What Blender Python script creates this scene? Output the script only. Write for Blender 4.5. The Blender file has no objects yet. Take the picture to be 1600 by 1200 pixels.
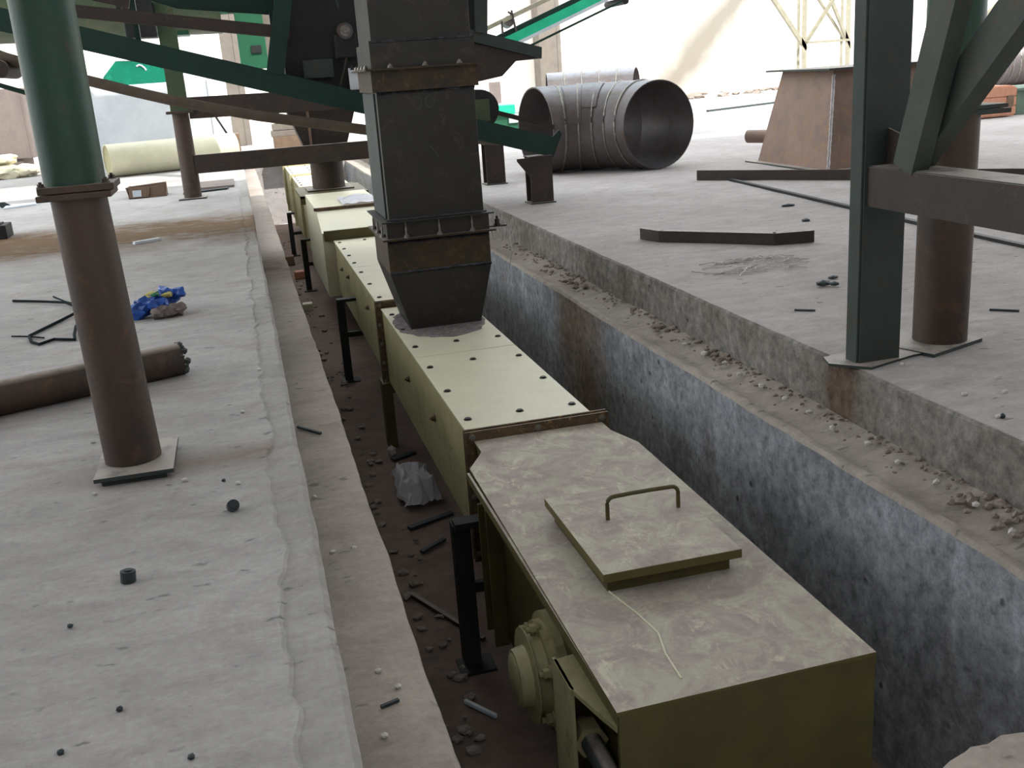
import bpy, bmesh, math, random
from mathutils import Vector, Matrix, noise

# ------------------------------------------------------------------ camera, sky, sun, exposure
SC = bpy.context.scene
COL = SC.collection
cam_d = bpy.data.cameras.new('camera'); cam = bpy.data.objects.new('camera', cam_d); COL.objects.link(cam)
cam_d.sensor_fit = 'HORIZONTAL'; cam_d.sensor_width = 36.0; cam_d.lens = 36.0 * 1618.8 / 1600.0
cam_d.clip_end = 500.0
RX = Vector((0.96464576, -0.25456273, -0.06823768))
RY = Vector((0.13728292, 0.2643315, 0.95461105))
RZ = Vector((-0.22497102, -0.93022937, 0.28993337))
cam.matrix_world = Matrix(((RX.x, RY.x, RZ.x, 0.0), (RX.y, RY.y, RZ.y, 0.0), (RX.z, RY.z, RZ.z, 1.6), (0, 0, 0, 1)))
SC.camera = cam

world = bpy.data.worlds.new('sky'); SC.world = world; world.use_nodes = True
bg = world.node_tree.nodes['Background']
bg.inputs[0].default_value = (0.90, 0.96, 1.0, 1.0); bg.inputs[1].default_value = 1.7

sun_d = bpy.data.lights.new('sun', 'SUN'); sun_d.energy = 3.0; sun_d.angle = math.radians(1.0); sun_d.color = (1.0, 0.97, 0.92)
sun = bpy.data.objects.new('sun', sun_d); COL.objects.link(sun)
sun.rotation_euler = Vector((-0.35, 0.55, -0.78)).to_track_quat('-Z', 'Y').to_euler()
sun.location = (0, 0, 30)

SC.view_settings.view_transform = 'Standard'; SC.view_settings.look = 'None'
SC.view_settings.gamma = 1.0; SC.view_settings.use_curve_mapping = False
SC.view_settings.exposure = 0.95

# ------------------------------------------------------------------ materials
def lin(c):
    out = []
    for v in c:
        v /= 255.0
        out.append(v / 12.92 if v <= 0.04045 else ((v + 0.055) / 1.055) ** 2.4)
    return (out[0], out[1], out[2], 1.0)

class NT:
    def __init__(s, name):
        s.m = bpy.data.materials.new(name); s.m.use_nodes = True
        s.t = s.m.node_tree; s.b = s.t.nodes['Principled BSDF']
        s.co = s.t.nodes.new('ShaderNodeTexCoord').outputs['Object']
    def link(s, a, b): s.t.links.new(a, b)
    def noise(s, scale, detail=4.0, rough=0.6, stretch=None, dist=0.0):
        n = s.t.nodes.new('ShaderNodeTexNoise'); n.inputs['Scale'].default_value = scale
        n.inputs['Detail'].default_value = detail; n.inputs['Roughness'].default_value = rough
        n.inputs['Distortion'].default_value = dist
        src = s.co
        if stretch:
            mp = s.t.nodes.new('ShaderNodeMapping'); mp.inputs['Scale'].default_value = stretch
            s.link(src, mp.inputs['Vector']); src = mp.outputs[0]
        s.link(src, n.inputs['Vector'])
        return n.outputs['Fac']
    def ramp(s, fac, a, b):
        r = s.t.nodes.new('ShaderNodeMapRange'); r.inputs['From Min'].default_value = a; r.inputs['From Max'].default_value = b
        s.link(fac, r.inputs['Value']); return r.outputs[0]
    def mix(s, fac, c1, c2, mode='MIX'):
        m = s.t.nodes.new('ShaderNodeMix'); m.data_type = 'RGBA'; m.blend_type = mode
        if isinstance(fac, float): m.inputs[0].default_value = fac
        else: s.link(fac, m.inputs[0])
        for i, c in ((6, c1), (7, c2)):
            if isinstance(c, tuple): m.inputs[i].default_value = c
            else: s.link(c, m.inputs[i])
        return m.outputs[2]
    def math(s, op, a, b=0.0, clamp=False):
        m = s.t.nodes.new('ShaderNodeMath'); m.operation = op; m.use_clamp = clamp
        for i, v in ((0, a), (1, b)):
            if isinstance(v, (int, float)): m.inputs[i].default_value = v
            else: s.link(v, m.inputs[i])
        return m.outputs[0]
    def xyz(s):
        n = s.t.nodes.new('ShaderNodeSeparateXYZ'); s.link(s.co, n.inputs[0]); return n.outputs
    def upward(s, lo=0.75, hi=0.95):
        g = s.t.nodes.new('ShaderNodeNewGeometry'); n = s.t.nodes.new('ShaderNodeSeparateXYZ')
        s.link(g.outputs['Normal'], n.inputs[0]); return s.ramp(n.outputs[2], lo, hi)
    def bump(s, h, strength=0.3, dist=0.02):
        b = s.t.nodes.new('ShaderNodeBump'); b.inputs['Strength'].default_value = strength; b.inputs['Distance'].default_value = dist
        s.link(h, b.inputs['Height']); s.link(b.outputs[0], s.b.inputs['Normal'])
    def done(s, color, rough=0.7, metal=0.0, spec=0.5):
        if isinstance(color, tuple): s.b.inputs['Base Color'].default_value = color
        else: s.link(color, s.b.inputs['Base Color'])
        s.b.inputs['Roughness'].default_value = rough; s.b.inputs['Metallic'].default_value = metal
        s.b.inputs['Specular IOR Level'].default_value = spec
        return s.m

def worn(name, c1, c2, scale=6.0, rough=0.6, metal=0.0, dust=None, dust_amt=0.85, third=None, bump=0.15, spec=0.4, stretch=None, lo=0.35, hi=0.65):
    n = NT(name)
    col = n.mix(n.ramp(n.noise(scale, 6, 0.65, stretch), lo, hi), lin(c1), lin(c2))
    if third: col = n.mix(n.ramp(n.noise(scale * 2.7, 5, 0.7, None, 0.6), 0.54, 0.66), col, lin(third))
    fine = n.noise(scale * 14, 3, 0.6)
    col = n.mix(0.25, col, n.mix(fine, (0.25, 0.25, 0.25, 1), (0.75, 0.75, 0.75, 1)), 'OVERLAY')
    if dust:
        f = n.math('MULTIPLY', n.upward(), n.math('MULTIPLY', n.ramp(n.noise(scale * 1.7, 5, 0.7), 0.25, 0.5), dust_amt))
        col = n.mix(f, col, lin(dust))
    if bump: n.bump(fine, bump, 0.01)
    return n.done(col, rough, metal, spec)

def floor_mat(name, c_hi, c_lo, dirt, stains=()):
    n = NT(name); x, y, z = n.xyz()
    col = n.mix(n.ramp(n.noise(0.55, 8, 0.65), 0.3, 0.7), lin(c_lo), lin(c_hi))
    col = n.mix(n.math('MULTIPLY', n.ramp(n.noise(2.3, 8, 0.72, (1.0, 1.0, 1.0), 0.4), 0.53, 0.72), 0.45), col, lin(dirt))
    fine = n.noise(34, 6, 0.7); mid = n.noise(6.5, 8, 0.68, (0.55, 1.3, 1.0), 0.5)
    col = n.mix(0.5, col, n.mix(n.ramp(mid, 0.25, 0.75), (0.32, 0.32, 0.32, 1), (0.68, 0.68, 0.68, 1)), 'OVERLAY')
    col = n.mix(0.25, col, n.mix(n.ramp(fine, 0.3, 0.7), (0.3, 0.3, 0.3, 1), (0.7, 0.7, 0.7, 1)), 'OVERLAY')
    wob = n.noise(0.9, 5, 0.6)
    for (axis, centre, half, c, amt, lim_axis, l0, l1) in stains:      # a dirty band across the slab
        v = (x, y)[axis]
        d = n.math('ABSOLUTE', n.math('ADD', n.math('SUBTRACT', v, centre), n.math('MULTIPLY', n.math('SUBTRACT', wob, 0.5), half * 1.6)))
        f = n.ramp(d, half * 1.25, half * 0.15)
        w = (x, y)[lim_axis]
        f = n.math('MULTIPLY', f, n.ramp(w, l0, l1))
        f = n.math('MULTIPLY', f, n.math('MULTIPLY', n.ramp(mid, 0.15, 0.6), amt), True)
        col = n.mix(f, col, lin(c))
    spots = n.ramp(n.noise(11, 3, 0.5, (0.7, 1.4, 1)), 0.66, 0.72)
    col = n.mix(n.math('MULTIPLY', spots, 0.65), col, lin((92, 92, 90)))
    h = n.math('ADD', n.math('MULTIPLY', mid, 0.9), n.math('MULTIPLY', fine, 0.35))
    n.bump(h, 0.55, 0.02)
    return n.done(col, 0.92, 0.0, 0.15)

def wall_concrete(name, hi, mid_c, lo, streak, runs=()):
    n = NT(name); x, y, z = n.xyz()
    blot = n.noise(1.3, 8, 0.7, (1, 1, 1.3), 0.4)
    col = n.mix(n.ramp(blot, 0.35, 0.65), lin(lo), lin(mid_c))
    st = n.noise(2.6, 7, 0.72, (1, 1.3, 0.5), 0.6)
    col = n.mix(n.math('MULTIPLY', n.ramp(st, 0.50, 0.72), 0.55), col, lin(hi))
    st2 = n.noise(1.6, 7, 0.72, (1, 1.6, 0.35), 0.6)
    col = n.mix(n.math('MULTIPLY', n.ramp(st2, 0.54, 0.70), 0.5), col, lin(streak))
    for yc, half, c in runs:                    # rusty run-off marks below the steelwork
        d = n.math('ABSOLUTE', n.math('ADD', n.math('SUBTRACT', y, yc), n.math('MULTIPLY', n.math('SUBTRACT', n.noise(1.9, 6, 0.7, (1, 1, 0.6)), 0.5), half * 2.2)))
        col = n.mix(n.math('MULTIPLY', n.ramp(d, half, half * 0.3), 0.8), col, lin(c))
    fine = n.noise(13, 8, 0.8)
    col = n.mix(0.8, col, n.mix(n.ramp(fine, 0.32, 0.68), (0.15, 0.15, 0.15, 1), (0.85, 0.85, 0.85, 1)), 'OVERLAY')
    v = n.t.nodes.new('ShaderNodeTexVoronoi'); v.inputs['Scale'].default_value = 7.0; n.link(n.co, v.inputs['Vector'])
    pits = n.ramp(v.outputs['Distance'], 0.16, 0.08)
    pits = n.math('MULTIPLY', pits, n.ramp(n.noise(3.0, 2), 0.5, 0.6))
    col = n.mix(n.math('MULTIPLY', pits, 0.75), col, lin((45, 48, 55)))
    n.bump(n.math('SUBTRACT', n.math('ADD', n.math('MULTIPLY', fine, 0.5), blot), pits), 0.5, 0.02)
    return n.done(col, 0.93, 0.0, 0.15)

DUST = (176, 168, 160)
M = {}
M['floor'] = floor_mat('floor_concrete', (172, 168, 166), (148, 144, 141), (136, 122, 112),
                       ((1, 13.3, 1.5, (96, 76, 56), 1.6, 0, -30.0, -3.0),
                        (1, 4.62, 0.16, (122, 104, 90), 0.75, 0, -1.2, -0.6)))
M['floor_right'] = floor_mat('floor_concrete_right', (178, 172, 170), (156, 150, 147), (138, 126, 118))
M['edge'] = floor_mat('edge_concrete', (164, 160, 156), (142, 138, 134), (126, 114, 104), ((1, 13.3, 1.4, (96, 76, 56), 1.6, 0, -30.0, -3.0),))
M['ledge'] = floor_mat('ledge_concrete', (168, 158, 149), (146, 136, 128), (126, 113, 103), ((1, 11.8, 0.9, (84, 66, 50), 0.9, 0, -2, 0.0),))
M['ledge_right'] = floor_mat('ledge_dirt', (168, 160, 150), (146, 136, 126), (112, 100, 90))
M['wall_right'] = wall_concrete('trench_concrete', (178, 182, 190), (150, 152, 158), (120, 122, 127), (104, 96, 90), ((8.1, 0.75, (118, 98, 78)),))
M['step'] = wall_concrete('step_concrete', (160, 156, 152), (132, 128, 122), (106, 100, 92), (92, 84, 74), ((4.7, 0.22, (92, 72, 58)),))
M['dark_wall'] = worn('dark_concrete', (92, 86, 82), (70, 64, 60), 3.0, 0.95)  # darker concrete for the left trench wall
M['dirt'] = floor_mat('trench_dirt', (132, 114, 104), (110, 95, 86), (86, 72, 64))
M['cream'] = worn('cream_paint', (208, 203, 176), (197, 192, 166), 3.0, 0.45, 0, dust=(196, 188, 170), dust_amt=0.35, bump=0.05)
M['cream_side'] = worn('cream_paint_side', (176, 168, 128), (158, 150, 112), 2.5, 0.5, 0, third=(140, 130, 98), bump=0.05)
M['olive'] = worn('olive_paint', (84, 76, 40), (70, 63, 34), 4.0, 0.55, 0, bump=0.05)
def dusted():
    n = NT('dusted_cream_paint')
    col = n.mix(n.ramp(n.noise(5.0, 9, 0.75, None, 0.7), 0.42, 0.58), lin((150, 136, 131)), lin((170, 163, 148)))
    col = n.mix(n.ramp(n.noise(6.0, 9, 0.8, (1.0, 0.6, 1), 1.0), 0.53, 0.63), col, lin((188, 181, 162)))
    col = n.mix(n.math('MULTIPLY', n.ramp(n.noise(2.2, 5, 0.7), 0.52, 0.7), 0.6), col, lin((124, 108, 106)))
    fine = n.noise(60, 4, 0.7)
    col = n.mix(0.3, col, n.mix(fine, (0.25, 0.25, 0.25, 1), (0.75, 0.75, 0.75, 1)), 'OVERLAY')
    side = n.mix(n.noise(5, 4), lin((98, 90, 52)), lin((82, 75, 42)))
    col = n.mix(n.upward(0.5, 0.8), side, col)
    n.bump(fine, 0.15, 0.01)
    return n.done(col, 0.7, 0, 0.3)
M['dusted'] = dusted()
M['flange'] = worn('brown_primer', (104, 84, 62), (70, 58, 48), 9.0, 0.6, 0.2, third=(140, 116, 72))
M['duct'] = worn('black_plate', (56, 54, 50), (44, 42, 40), 2.2, 0.5, 0.25, third=(70, 60, 48), bump=0.1, lo=0.3, hi=0.7)
M['duct_rust'] = worn('rusty_plate', (72, 58, 40), (50, 44, 38), 5.0, 0.6, 0.25, third=(92, 72, 44), dust=(130, 120, 112), dust_amt=0.8)
M['weld'] = worn('weld_bead', (70, 70, 76), (34, 34, 38), 18.0, 0.4, 0.5)
M['seam_bead'] = worn('bright_weld', (176, 172, 172), (140, 134, 132), 18.0, 0.4, 0.2)
M['bolt'] = worn('bolt_steel', (150, 146, 138), (110, 106, 98), 20, 0.4, 0.6)
M['dark_bolt'] = worn('dark_bolt_steel', (62, 60, 56), (44, 42, 40), 20, 0.5, 0.5)
M['post_rust'] = worn('rusty_pipe', (74, 58, 47), (56, 48, 42), 3.0, 0.6, 0.1, third=(84, 62, 46), stretch=(1, 1, 0.4), dust=(140, 128, 116))
M['post_green'] = worn('green_pipe', (34, 66, 52), (30, 58, 44), 2.5, 0.5, 0.1, third=(58, 62, 46), dust=DUST)
M['green_steel'] = worn('dark_green_steel', (16, 52, 41), (13, 44, 36), 3.0, 0.5, 0.1, dust=(120, 110, 96), bump=0.05)
M['dark_steel'] = worn('dark_primer_steel', (58, 68, 64), (48, 58, 55), 3.0, 0.6, 0.1, third=(66, 60, 50), dust=(160, 150, 142), dust_amt=1.0)
M['green_grey'] = worn('green_grey_steel', (66, 74, 66), (54, 62, 56), 4.0, 0.6, 0.1, third=(74, 66, 52), dust=(150, 142, 134), bump=0.08)
M['brown_steel'] = worn('brown_primer_steel', (60, 49, 42), (50, 42, 37), 4.0, 0.6, 0.1, third=(66, 56, 45), dust=(170, 158, 150), dust_amt=0.9)
M['black'] = worn('black_paint', (34, 36, 34), (26, 28, 28), 4.0, 0.6, 0.1)
M['belt'] = worn('dusty_belt', (112, 100, 88), (96, 86, 76), 4.0, 0.85, 0)
M['elbow'] = worn('grey_mill_steel', (98, 92, 92), (82, 76, 75), 2.5, 0.45, 0.3, third=(92, 76, 66), dust=(150, 156, 166), dust_amt=0.5)  # bluish sky light on the tops is painted in as the dust tint
M['elbow_in'] = worn('rusty_inside', (86, 72, 68), (70, 60, 58), 3.0, 0.6, 0.2)
M['rust'] = worn('orange_rust_plate', (142, 116, 102), (118, 98, 90), 2.0, 0.6, 0.1, third=(140, 110, 84), dust=(150, 142, 138))
M['bright_green'] = worn('bright_green_paint', (44, 196, 150), (30, 178, 134), 4.0, 0.4, 0, bump=0.03)
M['teal'] = worn('teal_paint', (0, 112, 84), (4, 100, 76), 2.0, 0.4, 0, third=(20, 122, 96), bump=0.03)
M['olive_green'] = worn('olive_green_paint', (70, 84, 58), (54, 72, 50), 1.6, 0.5, 0, third=(88, 84, 60), bump=0.03)
M['mid_green'] = worn('mid_green_paint', (30, 88, 60), (24, 76, 54), 2.0, 0.5, 0, bump=0.03)
M['pale_cream'] = worn('pale_lattice_paint', (176, 170, 148), (156, 150, 130), 6.0, 0.5, 0)
M['grey_wall'] = worn('grey_render', (222, 224, 230), (206, 209, 216), 1.4, 0.9, 0)
M['far_wall'] = None
M['bounce_roof'] = worn('white_bounce_roof', (214, 214, 212), (200, 200, 198), 1.0, 0.8, 0)  # unseen roof, made white to bounce light onto the near floor
M['pillar'] = worn('pillar_render', (122, 114, 104), (110, 102, 94), 2.0, 0.9, 0)
M['block'] = worn('blocker_concrete', (128, 116, 110), (112, 102, 98), 1.2, 0.9, 0)
M['wood'] = worn('pink_wood', (196, 140, 112), (178, 124, 98), 3.0, 0.7, 0, stretch=(6, 1, 1))
M['green_box'] = worn('grey_green_box', (96, 116, 100), (82, 102, 90), 3.0, 0.7, 0)
M['sack'] = worn('cream_sack', (226, 220, 196), (206, 198, 170), 3.0, 0.8, 0)
M['card'] = worn('cardboard', (122, 100, 82), (106, 88, 74), 4.0, 0.9, 0)
M['paper'] = worn('white_paper', (206, 212, 216), (190, 198, 206), 4.0, 0.8, 0)
M['blue'] = worn('blue_plastic', (34, 84, 168), (24, 62, 132), 12.0, 0.35, 0)
M['yellow'] = worn('yellow_scrap', (190, 176, 96), (150, 140, 80), 9.0, 0.6, 0)
M['leaf'] = worn('green_scrap', (40, 110, 74), (30, 84, 60), 9.0, 0.6, 0)
M['wire'] = worn('dark_wire', (26, 34, 38), (20, 28, 32), 9.0, 0.9, 0, spec=0.1)
M['pebble'] = worn('white_stone', (206, 202, 196), (180, 176, 170), 30.0, 0.8, 0)
M['rubble'] = worn('brown_rubble', (150, 138, 128), (120, 108, 98), 22.0, 0.95, 0)
M['dark_bit'] = worn('dark_scrap', (42, 52, 56), (34, 42, 46), 20.0, 0.6, 0)
M['film'] = worn('film_plastic', (236, 234, 238), (220, 218, 224), 6.0, 0.35, 0)
M['soot'] = worn('soot_dust', (122, 112, 112), (92, 84, 86), 9.0, 0.9, 0, third=(150, 146, 132))
M['chalk'] = worn('chalk', (82, 82, 80), (72, 72, 70), 20.0, 0.9, 0)
def far_mat():
    n = NT('far_render'); x, y, z = n.xyz()
    col = n.mix(n.ramp(n.noise(0.25, 5, 0.6), 0.35, 0.65), lin((232, 226, 214)), lin((240, 236, 228)))
    # a broad slanting grey-brown patch on the plaster, as in the photograph
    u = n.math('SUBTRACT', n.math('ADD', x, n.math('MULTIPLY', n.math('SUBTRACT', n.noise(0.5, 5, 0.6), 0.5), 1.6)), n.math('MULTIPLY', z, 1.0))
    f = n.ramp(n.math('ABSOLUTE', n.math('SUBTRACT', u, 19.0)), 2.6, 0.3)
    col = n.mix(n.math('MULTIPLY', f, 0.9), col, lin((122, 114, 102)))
    return n.done(col, 0.95, 0, 0.1)
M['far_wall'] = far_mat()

# ------------------------------------------------------------------ geometry helpers
def frame(d, up=(0, 0, 1)):
    d = Vector(d).normalized(); up = Vector(up)
    if abs(d.dot(up)) > 0.98: up = Vector((0, 1, 0))
    s = d.cross(up).normalized(); u = s.cross(d).normalized()
    return d, s, u

class G:
    def __init__(s): s.bm = bmesh.new()
    def faces(s, vs, fs):
        v = [s.bm.verts.new(p) for p in vs]
        out = []
        for f in fs:
            try: out.append(s.bm.faces.new([v[i] for i in f]))
            except ValueError: pass
        return v, out
    def box(s, x0, x1, y0, y1, z0, z1, bev=0.0):
        v, f = s.faces([(x0, y0, z0), (x1, y0, z0), (x1, y1, z0), (x0, y1, z0), (x0, y0, z1), (x1, y0, z1), (x1, y1, z1), (x0, y1, z1)],
                       [(0, 3, 2, 1), (4, 5, 6, 7), (0, 1, 5, 4), (1, 2, 6, 5), (2, 3, 7, 6), (3, 0, 4, 7)])
        if bev: bmesh.ops.bevel(s.bm, geom=list({e for q in f for e in q.edges}), offset=bev, segments=2, affect='EDGES', profile=0.5)
        return s
    def ext(s, poly, p0, p1, up=(0, 0, 1)):
        """extrude a 2-d outline (side, up) from p0 to p1"""
        p0, p1 = Vector(p0), Vector(p1); d, sd, u = frame(p1 - p0, up); n = len(poly)
        vs = [p0 + sd * a + u * b for a, b in poly] + [p1 + sd * a + u * b for a, b in poly]
        s.faces(vs, [tuple(range(n - 1, -1, -1)), tuple(range(n, 2 * n))] + [(i, (i + 1) % n, n + (i + 1) % n, n + i) for i in range(n)])
        return s
    def bar(s, p0, p1, w, h, up=(0, 0, 1)):
        return s.ext([(-w / 2, -h / 2), (w / 2, -h / 2), (w / 2, h / 2), (-w / 2, h / 2)], p0, p1, up)
    def channel(s, p0, p1, h, w, t=0.012, up=(0, 0, 1), flip=1):
        """C section; the open side faces +side*flip"""
        f = flip
        return s.ext([(0, -h / 2), (w * f, -h / 2), (w * f, -h / 2 + t), (t * f, -h / 2 + t), (t * f, h / 2 - t), (w * f, h / 2 - t), (w * f, h / 2), (0, h / 2)][::f], p0, p1, up)
    def hbeam(s, p0, p1, h, w, t=0.014, up=(0, 0, 1)):
        a, b, c = w / 2, h / 2, t / 2
        return s.ext([(-a, -b), (a, -b), (a, -b + t), (c, -b + t), (c, b - t), (a, b - t), (a, b), (-a, b), (-a, b - t), (-c, b - t), (-c, -b + t), (-a, -b + t)], p0, p1, up)
    def angle(s, p0, p1, a, t=0.008, up=(0, 0, 1), fx=1, fy=1):
        P = [(0, 0), (a * fx, 0), (a * fx, t * fy), (t * fx, t * fy), (t * fx, a * fy), (0, a * fy)]
        if fx * fy < 0: P = P[::-1]
        return s.ext(P, p0, p1, up)
    def prism(s, poly, lo, hi, axis=2):
        """2-d outline extruded along an axis: axis 2 -> (x,y), axis 1 -> (x,z), axis 0 -> (y,z)"""
        def pt(a, b, c): return {2: (a, b, c), 1: (a, c, b), 0: (c, a, b)}[axis]
        n = len(poly)
        s.faces([pt(a, b, lo) for a, b in poly] + [pt(a, b, hi) for a, b in poly],
                [tuple(range(n - 1, -1, -1)), tuple(range(n, 2 * n))] + [(i, (i + 1) % n, n + (i + 1) % n, n + i) for i in range(n)])
        return s
    def tube(s, p0, p1, r, n=24, r2=None, inner=0.0):
        p0, p1 = Vector(p0), Vector(p1); d, sd, u = frame(p1 - p0); r2 = r if r2 is None else r2
        c = [(math.cos(2 * math.pi * i / n), math.sin(2 * math.pi * i / n)) for i in range(n)]
        A = [p0 + (sd * a + u * b) * r for a, b in c]; B = [p1 + (sd * a + u * b) * r2 for a, b in c]
        fs = [(i, (i + 1) % n, n + (i + 1) % n, n + i) for i in range(n)]
        if inner <= 0:
            s.faces(A + B, fs + [tuple(range(n - 1, -1, -1)), tuple(range(n, 2 * n))])
        else:
            C = [p0 + (sd * a + u * b) * (r - inner) for a, b in c]; D = [p1 + (sd * a + u * b) * (r2 - inner) for a, b in c]
            fs += [(3 * n + i, 3 * n + (i + 1) % n, 2 * n + (i + 1) % n, 2 * n + i) for i in range(n)]
            fs += [(2 * n + i, 2 * n + (i + 1) % n, (i + 1) % n, i) for i in range(n)]
            fs += [(n + i, n + (i + 1) % n, 3 * n + (i + 1) % n, 3 * n + i) for i in range(n)]
            s.faces(A + B + C + D, fs)
        return s
    def wire(s, pts, r, n=8, closed=False):
        pts = [Vector(p) for p in pts]; m = len(pts); rings = []
        for i, p in enumerate(pts):
            d = (pts[min(i + 1, m - 1)] - pts[max(i - 1, 0)]); _, sd, u = frame(d)
            rings.append([p + (sd * math.cos(2 * math.pi * k / n) + u * math.sin(2 * math.pi * k / n)) * r for k in range(n)])
        fs = [(i * n + k, i * n + (k + 1) % n, (i + 1) * n + (k + 1) % n, (i + 1) * n + k) for i in range(m - 1) for k in range(n)]
        fs += [tuple(range(n - 1, -1, -1)), tuple(range((m - 1) * n, m * n))]
        s.faces([v for r_ in rings for v in r_], fs)
        return s
    def blob(s, c, r, seed=0, sq=(1, 1, 1), sub=1, rough=0.3):
        b = bmesh.new(); bmesh.ops.create_icosphere(b, subdivisions=sub, radius=1.0)
        for v in b.verts:
            k = 1 + rough * noise.noise(v.co * 1.7 + Vector((seed * 3.1, seed * 1.7, seed)))
            v.co = Vector((v.co.x * sq[0], v.co.y * sq[1], v.co.z * sq[2])) * (r * k) + Vector(c)
        me = bpy.data.meshes.new('tmp'); b.to_mesh(me); b.free(); s.bm.from_mesh(me); bpy.data.meshes.remove(me)
        return s
    def bolt(s, p, d, r, h=None, stud=True):
        h = h or r * 1.2; p = Vector(p); d = Vector(d).normalized()
        s.tube(p - d * 0.004, p + d * h * 0.25, r * 1.35, 12)
        s.tube(p, p + d * h, r, 6)
        if stud: s.tube(p + d * h, p + d * h * 1.5, r * 0.5, 8)
        return s

OFF = {}
def build(name, g, mat, parent=None, origin=None, smooth=False, kind=None, label=None):
    bm = g.bm
    bmesh.ops.recalc_face_normals(bm, faces=bm.faces)
    if parent is not None: off = OFF[parent.name]
    elif origin is not None: off = Vector(origin)
    else:
        lo = Vector([min(v.co[i] for v in bm.verts) for i in range(3)]); hi = Vector([max(v.co[i] for v in bm.verts) for i in range(3)])
        off = Vector(((lo.x + hi.x) / 2, (lo.y + hi.y) / 2, lo.z))
    bmesh.ops.translate(bm, verts=bm.verts, vec=-off)
    me = bpy.data.meshes.new(name); bm.to_mesh(me); bm.free()
    if smooth:
        for p in me.polygons: p.use_smooth = True
        try: me.set_sharp_from_angle(angle=math.radians(40))
        except Exception: pass
    me.materials.append(M[mat] if isinstance(mat, str) else mat)
    o = bpy.data.objects.new(name, me); COL.objects.link(o)
    if parent is not None: o.parent = parent
    else: o.location = off
    OFF[o.name] = off
    if kind: o['kind'] = kind
    if label: o['label'] = label
    return o
def tag(o, label, cat, group=None):
    o['label'] = label; o['category'] = cat
    if group: o['group'] = group
    return o
def thing(name, label, cat, loc, group=None):
    o = bpy.data.objects.new(name, None); o.empty_display_size = 0.1; COL.objects.link(o)
    o.location = loc; OFF[o.name] = Vector(loc)
    return tag(o, label, cat, group)
def solo(name, g, mat, label, cat, group=None, smooth=False):
    return tag(build(name, g, mat, smooth=smooth), label, cat, group)
def bolts(parent, pts, d, r, mat='dark_bolt', name='bolt', h=None):
    base = None
    for p in pts:
        if base is None:
            g = G(); g.bolt((0, 0, 0), d, r, h, stud=(h is None or h > 0.015)); bmesh.ops.recalc_face_normals(g.bm, faces=g.bm.faces)
            me = bpy.data.meshes.new(name); g.bm.to_mesh(me); g.bm.free(); me.materials.append(M[mat]); base = me
        o = bpy.data.objects.new(name, base); COL.objects.link(o); o.parent = parent; o.location = Vector(p) - OFF[parent.name]
def copy_thing(src, loc, label=None, rz=0.0, scale=1.0):
    c = src.copy(); COL.objects.link(c); c.location = loc; c.rotation_euler = (0, 0, rz); c.scale = (scale,) * 3
    OFF[c.name] = Vector(loc)
    if label: c['label'] = label
    for ch in src.children:
        d = ch.copy(); COL.objects.link(d); d.parent = c
        for g_ in ch.children:
            e = g_.copy(); COL.objects.link(e); e.parent = d
    return c

def N1(a, b, c=0.0): return noise.noise(Vector((a, b, c)))

def slab_edge(y, base, amp, seed):
    return base + amp * N1(y * 1.1, seed) + amp * 0.6 * N1(y * 5.0, seed + 3) + amp * 0.5 * max(0.0, N1(y * 2.3, seed + 9)) * (1 if N1(y * 0.9, seed + 5) > 0 else -0.3)

def strip(cols, y0, y1, fine_to=9.0, seed=0):
    """cols: list of functions y -> (x, z); a grid running along the trench"""
    ys = []; y = y0
    while y < y1:
        ys.append(y); y += 0.045 if y < fine_to else (0.12 if y < 16 else 0.4)
    ys.append(y1)
    g = G(); vs = []; n = len(cols)
    for y in ys:
        for f in cols:
            x, z = f(y); vs.append((x, y, z))
    fs = [(r * n + k, r * n + k + 1, (r + 1) * n + k + 1, (r + 1) * n + k) for r in range(len(ys) - 1) for k in range(n - 1)]
    g.faces(vs, fs)
    return g

# ------------------------------------------------------------------ the setting
ZL, ZT = -0.33, -1.75          # ledge level, trench floor
YA, YE = -2.0, 27.0            # trench from / to
XL0, XL1, XR1, XR0 = 0.09, 0.38, 2.60, 2.935

def struct(name, g, mat, smooth=False):
    o = build(name, g, mat, origin=(0, 0, 0), smooth=smooth); o['kind'] = 'structure'; return o
seam = lambda y: -0.055 + 0.018 * N1(y * 0.9, 2.2) + 0.034 * N1(y * 2.4, 7.7) + 0.028 * N1(y * 7.5, 1.1) + 0.012 * N1(y * 16, 4.1)
eL = lambda y: slab_edge(y, XL0, 0.010, 1.3)
eR = lambda y: slab_edge(y, XR0, 0.012, 4.1)
iL = lambda y: slab_edge(y, XL1, 0.010, 8.3)
iR = lambda y: slab_edge(y, XR1, 0.014, 12.9)
und = lambda x, y: 0.006 * N1(x * 0.8, y * 0.8, 5) + 0.003 * N1(x * 3.1, y * 3.1, 9)
struct('floor', strip([lambda y: (-45, 0), lambda y: (-2.5, 0), lambda y: (-1.2, und(-1.2, y)), lambda y: (-0.7, und(-.7, y)), lambda y: (-0.35, und(-.35, y)),
                       lambda y: (seam(y) - 0.05, und(-.1, y)), lambda y: (seam(y), 0.003 + 0.004 * N1(y * 1.3, 3.3)), lambda y: (seam(y) + 0.014, -0.008), lambda y: (seam(y) + 0.02, -0.10)], YA, YE), 'floor', True)
struct('trim_1', strip([lambda y: (seam(y) - 0.010, -0.10), lambda y: (seam(y) - 0.006, -0.008), lambda y: (seam(y) + 0.03, -0.005), lambda y: (eL(y) - 0.02, 0.004 + und(.1, y)),
                        lambda y: (eL(y), -0.012), lambda y: (eL(y) + 0.004, -0.15), lambda y: (eL(y) - 0.004, ZL - 0.05)], YA, YE), 'edge', True)
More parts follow.
